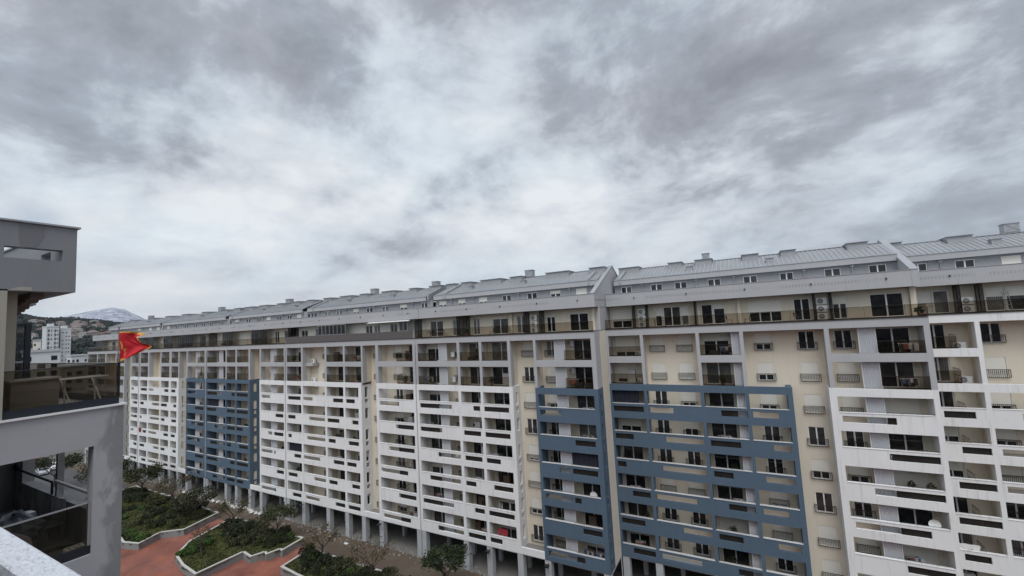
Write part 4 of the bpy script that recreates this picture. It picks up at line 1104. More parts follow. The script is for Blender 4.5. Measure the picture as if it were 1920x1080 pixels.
pot_plant(12.9, BF, TZ, 'small potted plant at the corner of the glass railed terrace', h=.5, seed=4, mat='leaf_olive')
# wash lines / bikes kept simple: dark storage chests and cartons glimpsed on balconies
rr = random.Random(11)
chest_me = MB().box(-.45, .45, -.22, .22, 0, .55).box(-.47, .47, -.24, .24, .553, .60, 0).mesh('storage_chest', flat('dark_brown_resin', (.05, .042, .038), .6))
for k, (u, F, f, lab) in enumerate(((-3.2, BF, FLOORS[0], 'dark storage chest on the upper balcony beside a ribbed panel'), (-15.4, NF, FLOORS[1], 'dark storage chest behind the railing above the narrow blue frame'), (-16.6, NF, FLOORS[1], 'second dark chest behind the railing above the narrow blue frame'), (-30.6, NF, FLOORS[0], 'dark chest on the grey framed balcony with an open door'))):
    tag(place('storage_chest', chest_me, None, (u, F + .9, f), 0), lab, 'chest')
# everyday clutter on the balconies: airers with washing, chairs, pot plants, cupboards
washcols = [flat('washing_pale', (.55, .55, .56), .9), flat('washing_blue', (.10, .15, .26), .9), flat('washing_rust', (.28, .10, .07), .9), flat('washing_dark', (.04, .04, .045), .9)]
def airer_meshes(sd):
    rr = random.Random(sd); f = MB()
    for x in (-.5, .5):
        f.tube((x, -.22, 0), (x, .22, .95), .012, n=5); f.tube((x, .22, 0), (x, -.22, .95), .012, n=5)
    for k in range(5): f.tube((-.55, -.24 + .12 * k, .95), (.55, -.24 + .12 * k, .95), .008, n=4)
    c = MB()
    for k in range(5):
        x = -.52
        while x < .4:
            w = rr.uniform(.14, .32)
            if rr.random() < .75:
                y = -.24 + .12 * k; z = .95 - rr.uniform(.3, .62); m = rr.choice([0, 0, 1, 2, 3])
                c.quad((x, y - .012, z), (x + w, y - .012, z), (x + w, y - .01, .955), (x, y - .01, .955), m)
            x += w + .03
    return f.mesh('airer_frame', 'plastic_w'), c.mesh('washing', washcols)
airers = [airer_meshes(k) for k in range(3)]
cup_me = MB().box(-.4, .4, -.2, .2, 0, 1.5).box(-.385, -.01, -.215, -.203, .05, 1.46).box(.01, .385, -.215, -.203, .05, 1.46)
cups = [cup_me.mesh('balcony_cupboard', flat('white_cupboard', (.60, .59, .56), .5)), cup_me.mesh('balcony_cupboard', flat('brown_cupboard', (.12, .08, .055), .6))]
rr = random.Random(77)
pl = []
for sd in range(3):
    b = MB(); leaves(b, (0, 0, .75), (.34, .34, .5), 120, .2, random.Random(sd), hollow=.1); fm = b.mesh('foliage', ['leaf_green', 'leaf_olive', 'leaf_dark'][sd])
    b = MB(); b.tube((0, 0, 0), (0, 0, .34), .14, .19, n=10); pl.append((b.mesh('pot', 'pot'), fm))
BAL = [(BF, -12.2, 2.6), (BF, -3.0, 1.8), (BF, 11.3, 2.0), (AF, 14.8, 1.2), (NF, -37.0, 2.2), (NF, -30.3, 1.9), (NF, -26.7, 2.4), (NF, -16.3, 2.0), (NF, -64.7, 2.4), (NF, -55.0, 2.4), (NF, -51.3, 1.7), (NF, -41.0, 1.6), (NF, -68.7, 1.6), (NF, -89.5, 2.2), (NF, -83.0, 1.7), (NF, -79.3, 2.2)]
for F, uc, w in BAL:
    for f in FLOORS:
        for _ in range(2):
            p = rr.random(); u = uc + rr.uniform(-.5, .5) * w; y = F + rr.uniform(.55, 1.3)
            if p < .24:
                t = empty('clothes_airer', (u, y, f), 'folding clothes airer hung with washing on a balcony of the long row', 'clothes airer', 'clothes airers on the balconies', rz=rr.uniform(-.4, .4))
                fm, cm = rr.choice(airers); place('frame', fm, t); place('washing', cm, t)
            elif p < .40: tag(place('balcony_chair', chair_me, None, (u, y, f), rr.uniform(0, 6.3)), 'dark wicker chair on a balcony of the long row', 'chair', 'wicker chairs on the slotted balconies')
            elif p < .54:
                t = empty('balcony_plant', (u, y, f), 'leafy pot plant on a balcony of the long row', 'plant', 'pot plants on the balconies')
                a, c = rr.choice(pl); place('pot', a, t); place('foliage', c, t)
            elif p < .62: tag(place('balcony_cupboard', rr.choice(cups), None, (u, F + 1.45, f), 0), 'two door cupboard against a balcony wall of the long row', 'cupboard', 'cupboards on the balconies')
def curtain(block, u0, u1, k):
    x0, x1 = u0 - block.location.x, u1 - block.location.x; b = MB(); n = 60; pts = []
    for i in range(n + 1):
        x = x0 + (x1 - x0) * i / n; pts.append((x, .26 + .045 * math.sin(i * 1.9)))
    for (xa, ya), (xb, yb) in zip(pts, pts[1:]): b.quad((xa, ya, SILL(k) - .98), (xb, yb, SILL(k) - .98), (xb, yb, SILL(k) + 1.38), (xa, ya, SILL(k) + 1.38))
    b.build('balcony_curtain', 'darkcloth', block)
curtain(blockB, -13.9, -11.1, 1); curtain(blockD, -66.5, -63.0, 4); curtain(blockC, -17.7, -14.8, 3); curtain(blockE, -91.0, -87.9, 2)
def lamp(u, F, label):
    t = empty('arcade_floodlight', (u, F - .02, 3.0), label, 'floodlight', 'floodlights on the arcade pillars')
    b = MB(); b.box(-.03, .03, -.35, -.002, .0, .06); b.build('arm', 'black', t)
    b = MB(); b.prism_x([(-.35, .02), (-.72, -.12), (-.72, .06), (-.35, .12)], -.24, .24); b.build('head', 'black', t)
for u, lab in ((-31.9, 'black floodlight on the pillar under the four bay white frame'), (-28.6, 'black floodlight on the next pillar, beside the big green tree'), (-21.1, 'black floodlight at the foot of the narrow blue frame'), (-62.6, 'black floodlight on a pillar of the long white frame'), (-46.0, 'black floodlight on the pillar beside the gravel ledge')): lamp(u, NF, lab)

# ------------------------------------------------------------------ courtyard
def terrain():
    b = MB(); s = 7300
    b.quad((-s, -s, -.02), (s, -s, -.02), (s, s, -.02), (-s, s, -.02))
    return mesh_thing('ground', b, flat('bare_ground', (.10, .095, .08), .95, var=.4, scale=.05), None, None, kind='structure')
terrain()
b = MB(); b.quad((-112, -20, 0), (60, -20, 0), (60, 40.2, 0), (-112, 40.2, 0)); mesh_thing('courtyard_paving', b, 'paving', None, None, kind='structure')
b = MB(); b.quad((-150, 39.3, .004), (-54.5, 39.3, .004), (-54.5, 43.5, .004), (-150, 43.5, .004)); b.quad((-54.5, 37.7, .004), (60, 37.7, .004), (60, 43.5, .004), (-54.5, 43.5, .004)); mesh_thing('footpath', b, 'strip', None, None, kind='structure')
b = MB(); b.quad((-150, 43.5, .008), (60, 43.5, .008), (60, 62, .008), (-150, 62, .008)); mesh_thing('arcade_pavement', b, 'arcfloor', None, None, kind='structure')
b = MB(); b.quad((-260, 5, .006), (-112, 5, .006), (-112, 40.2, .006), (-260, 40.2, .006)); mesh_thing('car_park', b, flat('worn_asphalt', (.075, .075, .078), .9, var=.25, scale=.4), None, None, kind='structure')
GR = MB()
def planter(poly, label, h=.85, open_back=True):
    """raised bed: concrete wall with pale coping round a lawn. poly counter-clockwise in (u, n)"""
    t = empty('raised_planter', (poly[0][0], poly[0][1], 0), label, 'planter'); O = t.location
    n = len(poly); w = MB(); th = .22
    for i in range(n):
        a, d = Vector(poly[i]), Vector(poly[(i + 1) % n]); e = (d - a).normalized(); nn = Vector((-e.y, e.x))
        a2, d2 = a - e * .0, d + e * .0
        p = [a2, d2, d2 + nn * th, a2 + nn * th]
        seg = (d - a).length
        lo = [(x.x, x.y, 0) for x in p]; hi = [(x.x, x.y, h) for x in p]
        for k in range(4):
            l = (k + 1) % 4; w.quad(lo[k], lo[l], hi[l], hi[k])
        w.quad(*hi)
        gap = open_back and abs(d.y - a.y) < 1.2 and min(a.y, d.y) > 37
        segs = [(0, seg)] if not gap else [(s0, s0 + 1.1) for s0 in [k * 2.6 for k in range(int(seg / 2.6) + 1)] if s0 + 1.1 < seg]
        for s0, s1 in segs:
            q_ = [a + e * (s0 - (.02 if not gap else 0)) - nn * .03, a + e * (s1 + (.02 if not gap else 0)) - nn * .03, a + e * s1 + nn * (th + .03), a + e * s0 + nn * (th + .03)]
            zz = h + .004 + .003 * (i % 3)
            l2 = [(x.x, x.y, zz) for x in q_]; h2 = [(x.x, x.y, zz + .08) for x in q_]
            c = MB()
            for k in range(4):
                l = (k + 1) % 4; c.quad(l2[k], l2[l], h2[l], h2[k])
            c.quad(*h2); c.build('coping_stone', 'kerb', t, O)
    w.build('planter_wall', 'planterwall', t, O)
    # lawn: bumpy fan-triangulated fill
    xs = [p[0] for p in poly]; ys = [p[1] for p in poly]
    def inside(x, y):
        r_ = False
        for i in range(n):
            (x1, y1), (x2, y2) = poly[i], poly[(i + 1) % n]
            if (y1 > y) != (y2 > y) and x < (x2 - x1) * (y - y1) / (y2 - y1) + x1: r_ = not r_
        return r_
    s = .45; rr = random.Random(n)
    hts = {}
    H = lambda i, j: hts.setdefault((i, j), h - .12 + rr.uniform(-.05, .07))
    for i in range(int(min(xs) / s) - 1, int(max(xs) / s) + 1):
        for j in range(int(min(ys) / s), int(max(ys) / s) + 1):
            x, y = i * s, j * s
            if all(inside(x + dx, y + dy) for dx in (0, s) for dy in (0, s)) or inside(x + s/2, y + s/2):
                GR.quad((x, y, H(i, j)), (x + s, y, H(i + 1, j)), (x + s, y + s, H(i + 1, j + 1)), (x, y + s, H(i, j + 1)))
    for _ in range(int((max(xs) - min(xs)) * (max(ys) - min(ys)) * 22)):
        x, y = rr.uniform(min(xs), max(xs)), rr.uniform(min(ys), max(ys))
        if inside(x, y):
            a = rr.uniform(0, 6.28); d = Vector((math.cos(a), math.sin(a), 0)) * rr.uniform(.05, .13); z = h - .1
            p = Vector((x, y, z)); GR.poly([p - d, p + d, p + Vector((rr.uniform(-.1, .1), rr.uniform(-.1, .1), rr.uniform(.08, .24)))])
planter([(-110, 29.5), (-96, 30.5), (-90, 29.6), (-81.3, 28.1), (-78.4, 28.9), (-79.6, 31.9), (-77.1, 33.9), (-78.6, 39.5), (-93, 40.0), (-110, 40.0)], 'long raised planter with dark shrubs nearest the stained grey pier')
planter([(-69.4, 29.5), (-65.5, 28.6), (-61.4, 28.2), (-61.2, 33.7), (-59.0, 33.4), (-58.4, 34.9), (-57.6, 34.6), (-57.2, 36.2), (-56.5, 36.1), (-56.9, 39.6), (-74.4, 39.6), (-72.4, 33.4), (-72.1, 32.4)], 'middle raised planter with a zigzag pale coping')
planter([(-52.9, 33.6), (-40, 32.5), (-22, 32.5), (-22, 38.2), (-53.4, 38.0)], 'raised planter by the big green tree, its coping meeting at a sharp corner')
tag(GR.build('lawn', 'grass'), None, None, None, 'stuff')
# edging strip kerb between footpath and beds
b = MB()
rr = random.Random(5)
for k in range(520):
    u = rr.uniform(-118, -16); y = 43.2 + abs(rr.gauss(0, .55)); 
    if rr.random() < .45: y = 42.9 - abs(rr.gauss(0, .5))
    r_ = rr.uniform(.06, .24); c = Vector((u, y, r_ * .3)); i0 = len(b.v)
    for dx, dy, dz in ((-1, 0, -.4), (0, -1, -.4), (1, 0, -.4), (0, 1, -.4), (.2, .1, .7), (-.4, -.3, .5)):
        b.v.append((c.x + dx * r_ * rr.uniform(.7, 1.3), c.y + dy * r_ * rr.uniform(.7, 1.3), c.z + dz * r_ * rr.uniform(.7, 1.2)))
    for f_ in ((0, 1, 4, 5), (1, 2, 4), (2, 3, 4), (3, 0, 5, 4), (0, 5, 4)): b.f.append(tuple(i0 + k_ for k_ in f_)); b.m.append(0)
mesh_thing('rubble', b, 'rubble', 'loose stones and broken paving along the pillar bases', 'rubble', kind='stuff')
blocks_me = []
for sd in range(4):
    b = MB(); blob(b, (0, 0, .22), .36, 20 + sd, n=4, squash=(1.15, .9, .7)); blocks_me.append(b.mesh('stone_block', 'paleblock'))
for k in range(26):
    u = -97.5 + k * .98 + rr.uniform(-.2, .2)
    tag(place('stone_block', blocks_me[k % 4], None, (u, 43.0 + .25 * math.sin(k) , 0), rr.uniform(0, 3)), 'pale boulder in the row edging the arcade under the blue frame', 'boulder', 'pale boulders edging the arcade')
b = MB(); b.box(-51.6, -51.0, 41.9, 42.2, .006, .10); mesh_thing('white_carton', b, 'plastic_w', 'small white carton lying on the brown footpath', 'carton')

# ------------------------------------------------------------------ trees and shrubs
def limbs(b, base, h, r, rr, spread, n):
    top = base + Vector((rr.uniform(-.2, .2), rr.uniform(-.2, .2), h * .45))
    b.tube(base, top, r, r * .7, n=7); tips = []
    for k in range(n):
        a = 2 * math.pi * k / n + rr.uniform(-.4, .4); o = base + (top - base) * rr.uniform(.6, 1)
        mid = o + Vector((math.cos(a) * spread * .45, math.sin(a) * spread * .45, h * rr.uniform(.18, .3)))
        b.tube(o, mid, r * .45, r * .28, n=5, cap=False)
        for j in range(3):
            a2 = a + rr.uniform(-.8, .8)
            tip = mid + Vector((math.cos(a2) * spread * rr.uniform(.3, .6), math.sin(a2) * spread * rr.uniform(.3, .6), h * rr.uniform(.1, .3)))
            b.tube(mid, tip, r * .26, r * .08, n=4, cap=False); tips.append(tip)
            for q2 in range(3):
                t2 = tip + Vector((rr.gauss(0, spread * .2), rr.gauss(0, spread * .2), abs(rr.gauss(0, h * .08))))
                b.tube(mid + (tip - mid) * rr.uniform(.3, .9), t2, r * .1, r * .04, n=3, cap=False); tips.append(t2)
    return tips
def tree(u, n, h, spread, nleaf, size, mats, label, seed, z=.7, cat='tree'):
    t = empty('courtyard_tree', (u, n, z), label, cat, 'trees in the courtyard beds'); rr = random.Random(seed)
    b = MB(); tips = limbs(b, Vector((0, 0, -.1)), h, .09 + h * .012, rr, spread, 6); b.build('trunk', 'bark', t)
    b = MB()
    for i in range(nleaf):
        tip = rr.choice(tips); c = tip + Vector((rr.gauss(0, spread * .17), rr.gauss(0, spread * .17), rr.gauss(0, h * .06)))
        a = Vector((rr.gauss(0, 1), rr.gauss(0, 1), rr.gauss(0, 1))).normalized(); d = a.orthogonal().normalized(); e = a.cross(d); s = size * rr.uniform(.6, 1.4)
        b.quad(c - d * s * .5, c + e * s * .3, c + d * s * .5, c - e * s * .3, rr.choice(range(len(mats))))
    b.build('crown', mats, t)
tree(-103.4, 38.4, 5.0, 2.6, 2600, .34, ['leaf_dark', 'leaf_olive'], 'dark leafy tree before the far white framed block', 1)
tree(-93.0, 38.9, 3.9, 2.2, 900, .26, ['leaf_brown', 'leaf_olive'], 'thin rust brown tree in front of the far blue bay', 2)
tree(-82.0, 37.6, 3.6, 2.5, 2400, .3, ['leaf_olive', 'leaf_dark'], 'round olive green tree in the bed under the blue frame', 3)
tree(-71.6, 38.2, 3.8, 1.9, 900, .22, ['leaf_brown', 'leaf_olive'], 'sparse nearly bare tree at the gap between two planters', 4)
tree(-61.0, 38.2, 3.9, 1.8, 1500, .28, ['leaf_olive', 'leaf_green'], 'small green tree at the back edge of the middle planter', 5)
tree(-50.3, 37.4, 3.8, 1.9, 700, .2, ['leaf_brown', 'leaf_olive'], 'bare twiggy tree between the middle planter and the next one', 6)
tree(-31.3, 38.7, 4.2, 1.7, 2600, .26, ['leaf_green', 'leaf_dark'], 'full green tree at the bottom edge before the four bay frame', 7)
tree(-40.3, 36.4, 3.9, 2.0, 700, .2, ['leaf_brown', 'leaf_olive'], 'bare brown tree rising from the last planter', 8)
tree(-66.3, 31.2, 3.4, 1.0, 260, .2, ['leaf_olive'], 'slim young sapling near the front of the middle planter', 9)
tree(-112.0, 36.0, 6.0, 3.0, 1800, .34, ['leaf_dark', 'leaf_olive'], 'dark tree glimpsed beyond the balcony, near the parked cars', 10)
tree(-128.0, 33.0, 6.0, 3.2, 2200, .36, ['leaf_dark'], 'tallest dark tree by the car park, seen through the balcony', 11)
shrub_me = []
for sd, mats, rad in ((1, ['leaf_dark', 'leaf_olive'], (1.5, 1.2, .9)), (2, ['leaf_dark', 'leaf_dark', 'leaf_olive'], (1.2, 1.2, .8)), (3, ['leaf_green', 'leaf_dark'], (1.0, 1.0, .75)), (4, ['leaf_bright', 'leaf_green'], (.8, .8, .6)), (5, ['leaf_dark', 'leaf_green'], (1.8, 1.1, 1.1))):
    rr2 = random.Random(sd); b = MB()
    for k in range(7):
        c = (rr2.uniform(-.6, .6) * rad[0], rr2.uniform(-.6, .6) * rad[1], rad[2] * rr2.uniform(.35, .8))
        rd = tuple(x * rr2.uniform(.4, .65) for x in rad)
        leaves(b, c, rd, 230, .24, rr2, rr2.choice(range(len(mats))), hollow=.25)
    shrub_me.append(b.mesh('shrub', mats))
SHL = ['broad dark mounded shrub growing in a raised planter', 'compact dark shrub growing in a raised planter', 'green rounded shrub growing in a raised planter', 'fresh green low bush at the planter edge', 'tall dark spreading shrub growing in a raised planter']
rr = random.Random(21)
spots = []
for reg, cnt in (((-96, -80, 31.5, 39.2), 21), ((-72, -62, 32.5, 39), 11), ((-66, -58.5, 35.5, 39.2), 10), ((-52.3, -30, 34.5, 37.6), 30), ((-109, -96, 31.5, 39.2), 18)):
    tries = 0; got = 0
    while got < cnt and tries < 4000:
        tries += 1; x, y = rr.uniform(*reg[:2]), rr.uniform(*reg[2:])
        if all((x - a) ** 2 + (y - c) ** 2 > 1.5 for a, c in spots):
            spots.append((x, y)); got += 1
kinds = [0, 1, 4, 1, 2, 0, 4, 3, 1, 0]
for i, (x, y) in enumerate(spots):
    k = kinds[i % len(kinds)]
    if x > -53 and rr.random() < .5: k = 2
    s = rr.uniform(.7, 1.15)
    tag(place('shrub', shrub_me[k], None, (x, y, .68), rr.uniform(0, 6.28), (s, s, s * rr.uniform(.8, 1.1))), SHL[k], 'shrub', 'shrubs of one kind in the beds, kind %s' % 'abcde'[k])
for x, y in ((-80.6, 29.6), (-82.3, 29.3), (-84.2, 29.6), (-79.6, 29.9), (-68.7, 30.3), (-68.0, 31.2), (-69.3, 31.6), (-70.3, 32.3)):
    tag(place('shrub', shrub_me[3], None, (x, y, .68), rr.uniform(0, 6), (1, 1, 1)), SHL[3], 'shrub', 'shrubs of one kind in the beds, kind d')

# ------------------------------------------------------------------ parked cars seen through the neighbour's balcony
def car_mesh():
    prof = [(-2.1, .35), (-2.12, .75), (-1.95, .92), (-1.0, 1.0), (-.45, 1.42), (.9, 1.45), (1.55, 1.02), (2.05, .92), (2.12, .6), (2.08, .35)]
    b = MB(); n = len(prof)
    secs = [(-.86, .0), (-.80, .02), (.80, .02), (.86, .0)]
    b.prism_x([(y, z) for y, z in prof], -.84, .84)
    w = MB()
    for s in (-1, 1):
        w.poly([(s * .845, -.85, 1.02), (s * .845, -.40, 1.36), (s * .845, .82, 1.38), (s * .845, 1.35, 1.03)][::s])
    w.poly([(-.72, -.98, 1.035), (.72, -.98, 1.035), (.68, -.5, 1.39), (-.68, -.5, 1.39)]); w.poly([(.72, 1.5, 1.07), (-.72, 1.5, 1.07), (-.68, 1.0, 1.41), (.68, 1.0, 1.41)])
    wh = MB(); wh.tube((-.1, 0, 0), (.1, 0, 0), .32, n=14)
    return b, w, wh.mesh('wheel', 'black')
cb, cw, wheel_me = car_mesh(); cw_me = cw.mesh('car_window', 'pane0')
for u, n, rz, colr, lab in ((-150.5, 38.2, R(80), (.75, .75, .75), 'white hatchback parked nearest the hedge'), (-147.5, 36.0, R(85), (.45, .47, .5), 'silver car parked beside the white hatchback'), (-158, 39.2, R(80), (.12, .13, .15), 'dark grey car parked in the second row'), (-162, 36.8, R(80), (.72, .72, .72), 'white car parked farther back in the second row'), (-168, 39, R(85), (.3, .05, .05), 'dull red car parked at the far end of the car park')):
    t = empty('parked_car', (u, n, .01), lab, 'car', rz=rz)
    t.scale = (1, 1, 1)
    place('body', MB_body := cb.mesh('body', flat('car_paint', colr, .3, var=.02, spec=.6)), t)
    place('car_window', cw_me, t)
    for sx in (-.8, .8):
        for sy in (-1.3, 1.3): place('wheel', wheel_me, t, (sx, sy, .32))

# ------------------------------------------------------------------ town, hill and mountain beyond
def az(a, d, z=0): return Vector((math.sin(R(a)) * d, math.cos(R(a)) * d, z))
def fb(x, y, s=0):
    return math.sin(x * 1.7 + y * .9 + s) + .5 * math.sin(x * 3.1 - y * 2.3 + 1.3 + s) + .25 * math.sin(x * 7.3 + y * 5.1 + s) + .12 * math.sin(x * 15.1 - y * 11 + s)
def hill_h(a, d):
    t = min(1, max(0, (d - 520) / 1100)); t = t * t * (3 - 2 * t)
    ridge = 107 - 3.0 * (a + 78) * 1.15
    if a < -78: ridge = 107 + (a + 78) * .2
    return t * max(20, ridge) + fb(a * .8, d * .006) * 2.2 * t
HB = MB(); rr = random.Random(31); na, nd = 90, 50
for i in range(na + 1):
    for j in range(nd + 1):
        a = -96 + 46 * i / na; d = 480 + 1250 * j / nd; HB.v.append(tuple(az(a, d, hill_h(a, d) + rr.uniform(-.8, .8))))
for i in range(na):
    for j in range(nd):
        k = i * (nd + 1) + j; HB.f.append((k, k + 1, k + nd + 2, k + nd + 1)); HB.m.append(0)
def hill_mat():
    m, nt, out = newmat('wooded_slope'); w = coords(nt, which='World')
    n = noise(nt, w, .02, 6, .65); n2 = noise(nt, w, .12, 4, .7)
    c = mixc(nt, ramp(nt, n, [(.42, (0,) * 3), (.62, (1,) * 3)]), (.017, .024, .023), (.045, .052, .050))
    c = mixc(nt, math_(nt, 'MULTIPLY', n2, .5), c, (.03, .036, .03)); finish(nt, out, c, .95, n2, 1, 3, spec=.05); return m
M['hill'] = hill_mat(); mesh_thing('hill', HB, 'hill', None, None, kind='structure', smooth=False)
FB = MB(); rr = random.Random(33)
for k in range(7500):
    a = rr.uniform(-92, -58); d = 480 + 1170 * (rr.random() ** .6)
    if k % 3 == 0: d = rr.uniform(1400, 1660)
    c = az(a, d, hill_h(a, d)); r_ = rr.uniform(2.5, 5.5); i0 = len(FB.v)
    for ring, (rf, zf) in enumerate(((.7, -.2), (1.0, .5), (.75, 1.1), (.2, 1.55))):
        for j in range(6):
            t = 2 * math.pi * j / 6 + ring * .4; q3 = rr.uniform(.75, 1.25)
            FB.v.append((c.x + r_ * rf * q3 * math.cos(t), c.y + r_ * rf * q3 * math.sin(t), c.z + r_ * zf * 1.1))
    for ring in range(3):
        for j in range(6):
            l = (j + 1) % 6; FB.f.append((i0 + ring*6 + j, i0 + ring*6 + l, i0 + ring*6 + 6 + l, i0 + ring*6 + 6 + j)); FB.m.append(0)
    FB.f.append(tuple(i0 + 18 + j for j in range(6))); FB.m.append(0)
M['far_leaf'] = leafmat('far_tree_foliage', (.013, .020, .019), (.034, .044, .040))
mesh_thing('forest', FB, 'far_leaf', 'dark wood covering the distant hill', 'forest', kind='stuff')
MT = MB(); na, nd = 120, 26; rr = random.Random(35)
for i in range(na + 1):
    a = -82 + 24 * i / na
    pk = [(-82, .2), (-76.2, 2.55), (-75, 2.95), (-73.2, 3.46), (-72, 3.66), (-71.2, 3.5), (-70, 2.75), (-68.8, 1.9), (-66, 1.3), (-58, .4)]
    e = next((y0 + (y1 - y0) * (a - x0) / (x1 - x0) for (x0, y0), (x1, y1) in zip(pk, pk[1:]) if x0 <= a <= x1), .3)
    for j in range(nd + 1):
        s = j / nd; d = 4600 + 2400 * s; top = 29.2 + 7000 * math.tan(R(e))
        hgt = top * min(s ** .8, .985) * (1 + .012 * fb(a * 3, s * 6) * (1 - s)) if j < nd else top + 1.2 * fb(a * 4, 1)
        MT.v.append(tuple(az(a, d, hgt + rr.uniform(-5, 5) * (j < nd))))
for i in range(na):
    for j in range(nd):
        k = i * (nd + 1) + j; MT.f.append((k, k + 1, k + nd + 2, k + nd + 1)); MT.m.append(0)
def mount_mat():
    m, nt, out = newmat('snow_dusted_rock'); w = coords(nt, which='World')
    n = noise(nt, w, .006, 7, .7); n2 = noise(nt, w, .03, 5, .7)
    f = ramp(nt, math_(nt, 'ADD', math_(nt, 'MULTIPLY', n, .6), math_(nt, 'MULTIPLY', n2, .4)), [(.42, (.17, .18, .235)), (.50, (.33, .35, .41)), (.58, (.60, .62, .68))])
    finish(nt, out, f, .95, n2, 1, 20, spec=.05); return m
M['mount'] = mount_mat(); mesh_thing('mountain', MT, 'mount', None, None, kind='structure')
# houses on the hillside
def house_meshes(w, d, h, roofm):
    b = MB(); b.box(-w/2, w/2, -d/2, d/2, -2, h); wall = b.mesh('wall', M['housewall'])
    r = MB(); o = .5
    e = [(-w/2 - o, -d/2 - o, h), (w/2 + o, -d/2 - o, h), (w/2 + o, d/2 + o, h), (-w/2 - o, d/2 + o, h)]; p, q4 = (-w/4, 0, h + d * .26), (w/4, 0, h + d * .26)
    r.poly([e[0], e[1], q4, p]); r.poly([e[1], e[2], q4]); r.poly([e[2], e[3], p, q4]); r.poly([e[3], e[0], p]); r.poly(e[::-1])
    roof = r.mesh('roof', roofm); wn = MB()
    for fz in range(int(h / 3)):
        for k in range(3): wn.box(-w/2 + w * (k + .5) / 3 - .6, -w/2 + w * (k + .5) / 3 + .6, -d/2 - .06, -d/2 - .01, 1 + fz * 3, 2.4 + fz * 3)
    return wall, roof, wn.mesh('window', 'pane0')
M['housewall'] = flat('pale_house_render', (.36, .35, .33), .9, var=.25, scale=.02)
M['tile'] = flat('weathered_red_tile', (.14, .085, .07), .9, var=.35, scale=.05); M['tile2'] = flat('pale_pink_tile', (.19, .155, .145), .9, var=.3, scale=.05)
kinds_h = [house_meshes(11, 9, 6.5, 'tile'), house_meshes(13, 10, 8, 'tile2'), house_meshes(9, 8, 5.5, 'tile')]
rr = random.Random(41); hs = []
def house(a, d, k):
    p = az(a, d, 0); p.z = hill_h(a, d)
    lab = ['small red roofed house on the wooded hillside', 'larger pink roofed house on the wooded hillside', 'low red roofed cottage on the wooded hillside'][k]
    t = empty('hillside_house', p, lab, 'house', 'houses on the far hillside, ' + ['small', 'larger', 'low'][k], rz=-R(a) + rr.uniform(-.6, .6))
    for me in kinds_h[k]: place(me.name.split('.')[0], me, t)
for c_a, c_d, sa, sd, cnt in ((-74.6, 1150, .55, 90, 20), (-73.0, 1160, .45, 90, 12), (-76.5, 1230, .5, 80, 9), (-77.6, 1000, .6, 120, 9), (-72.2, 1000, .5, 100, 8), (-71, 1100, .6, 100, 6)):
    g_ = 0; tr = 0
    while g_ < cnt and tr < 400:
        tr += 1; a, d = rr.gauss(c_a, sa), rr.gauss(c_d, sd)
        if all(abs(a - x) > .22 or abs(d - y) > 24 for x, y in hs): hs.append((a, d)); house(a, d, rr.choice([0, 0, 1, 2, 2, 1])); g_ += 1
# the white tower block and lower town buildings
def town_block(u_az, d, w, dep, h, label, cols, rows_, name='tower_block', rz=0., z0=0., wallm='trim', step=None):
    p = az(u_az, d, z0); t = empty(name, p, label, 'apartment tower' if 'tower' in name else 'building', rz=-R(u_az) + rz)
    b = MB(); b.box(-w/2, w/2, -dep/2, dep/2, 0, h)
    if step: b.box(w/2 + .01, w/2 + step[0], -dep/2 + 2, dep/2, 0, h - step[1])
    b.build('wall', wallm, t)
    b = MB(); b.box(-w/2 - .4, w/2 + .4, -dep/2 - .4, dep/2 + .4, h + .01, h + 1.0); b.build('roof', 'concrete', t)
    b = MB()
    for fz in range(rows_):
        for c in range(cols):
            if (c * 3 + fz) % 4 == 3: continue
            x = -w/2 + w * (c + .5) / cols; z = 1.6 + fz * (h - 2) / rows_; ww = w / cols * (.30 if c % 2 else .24)
            b.box(x - ww, x + ww, -dep/2 - .08, -dep/2 - .02, z, z + 1.7)
    for fz in range(rows_):
        z = 1.6 + fz * (h - 2) / rows_; b.box(-w/2 - .08, -w/2 - .02, -dep/4, dep/4, z, z + 1.7); b.box(w/2 + .02, w/2 + .08, -dep/4, dep/4, z, z + 1.7)
    b.build('window_rows', 'pane0', t)
    return t
M['trim2'] = flat('offwhite_tower', (.56, .57, .58), .8, var=.1, scale=.05)
def tower(a, d, w, dep, h, label, bal, tiny, rz, rows_=14):
    p = az(a, d, 0); t = empty('tower_block', p, label, 'apartment tower', rz=-R(a) + rz)
    b = MB(); hs = [(x0, x1, 1.2 + k * (h - 2) / rows_, 1.2 + k * (h - 2) / rows_ + 2.0) for x0, x1 in bal for k in range(rows_)]
    b.panel('y', -dep/2, -dep/2 + .3, -w/2, w/2, 0, h, hs); b.box(-w/2, w/2, -dep/2 + 1.6, dep/2, 0, h); b.box(-w/2, -w/2 + .3, -dep/2 + .301, -dep/2 + 1.6, 0, h); b.box(w/2 - .3, w/2, -dep/2 + .301, -dep/2 + 1.6, 0, h)
    b.build('wall', 'trim2', t)
    b = MB(); b.box(-w/2 - .2, w/2 + .2, -dep/2 - .2, dep/2 + .2, h + .01, h + .7); b.box(-1.5, 1.5, -1, 3, h + .71, h + 2.6); b.build('roof', 'trim2', t)
    b = MB()
    for x in tiny:
        for k in range(rows_):
            z = 1.8 + k * (h - 2) / rows_
            if (k * 5 + int(x * 3)) % 7: b.box(x - .32, x + .32, -dep/2 - .06, -dep/2 - .01, z, z + .9)
    b.build('window_rows', 'pane0', t)
    for x0, x1 in bal:
        b = MB()
        for k in range(rows_): b.box(x0 + .01, x1 - .01, -dep/2 + .305, -dep/2 + 1.59, .9 + k * (h - 2) / rows_, 1.19 + k * (h - 2) / rows_)
        b.build('balcony_stack', 'darkin', t)
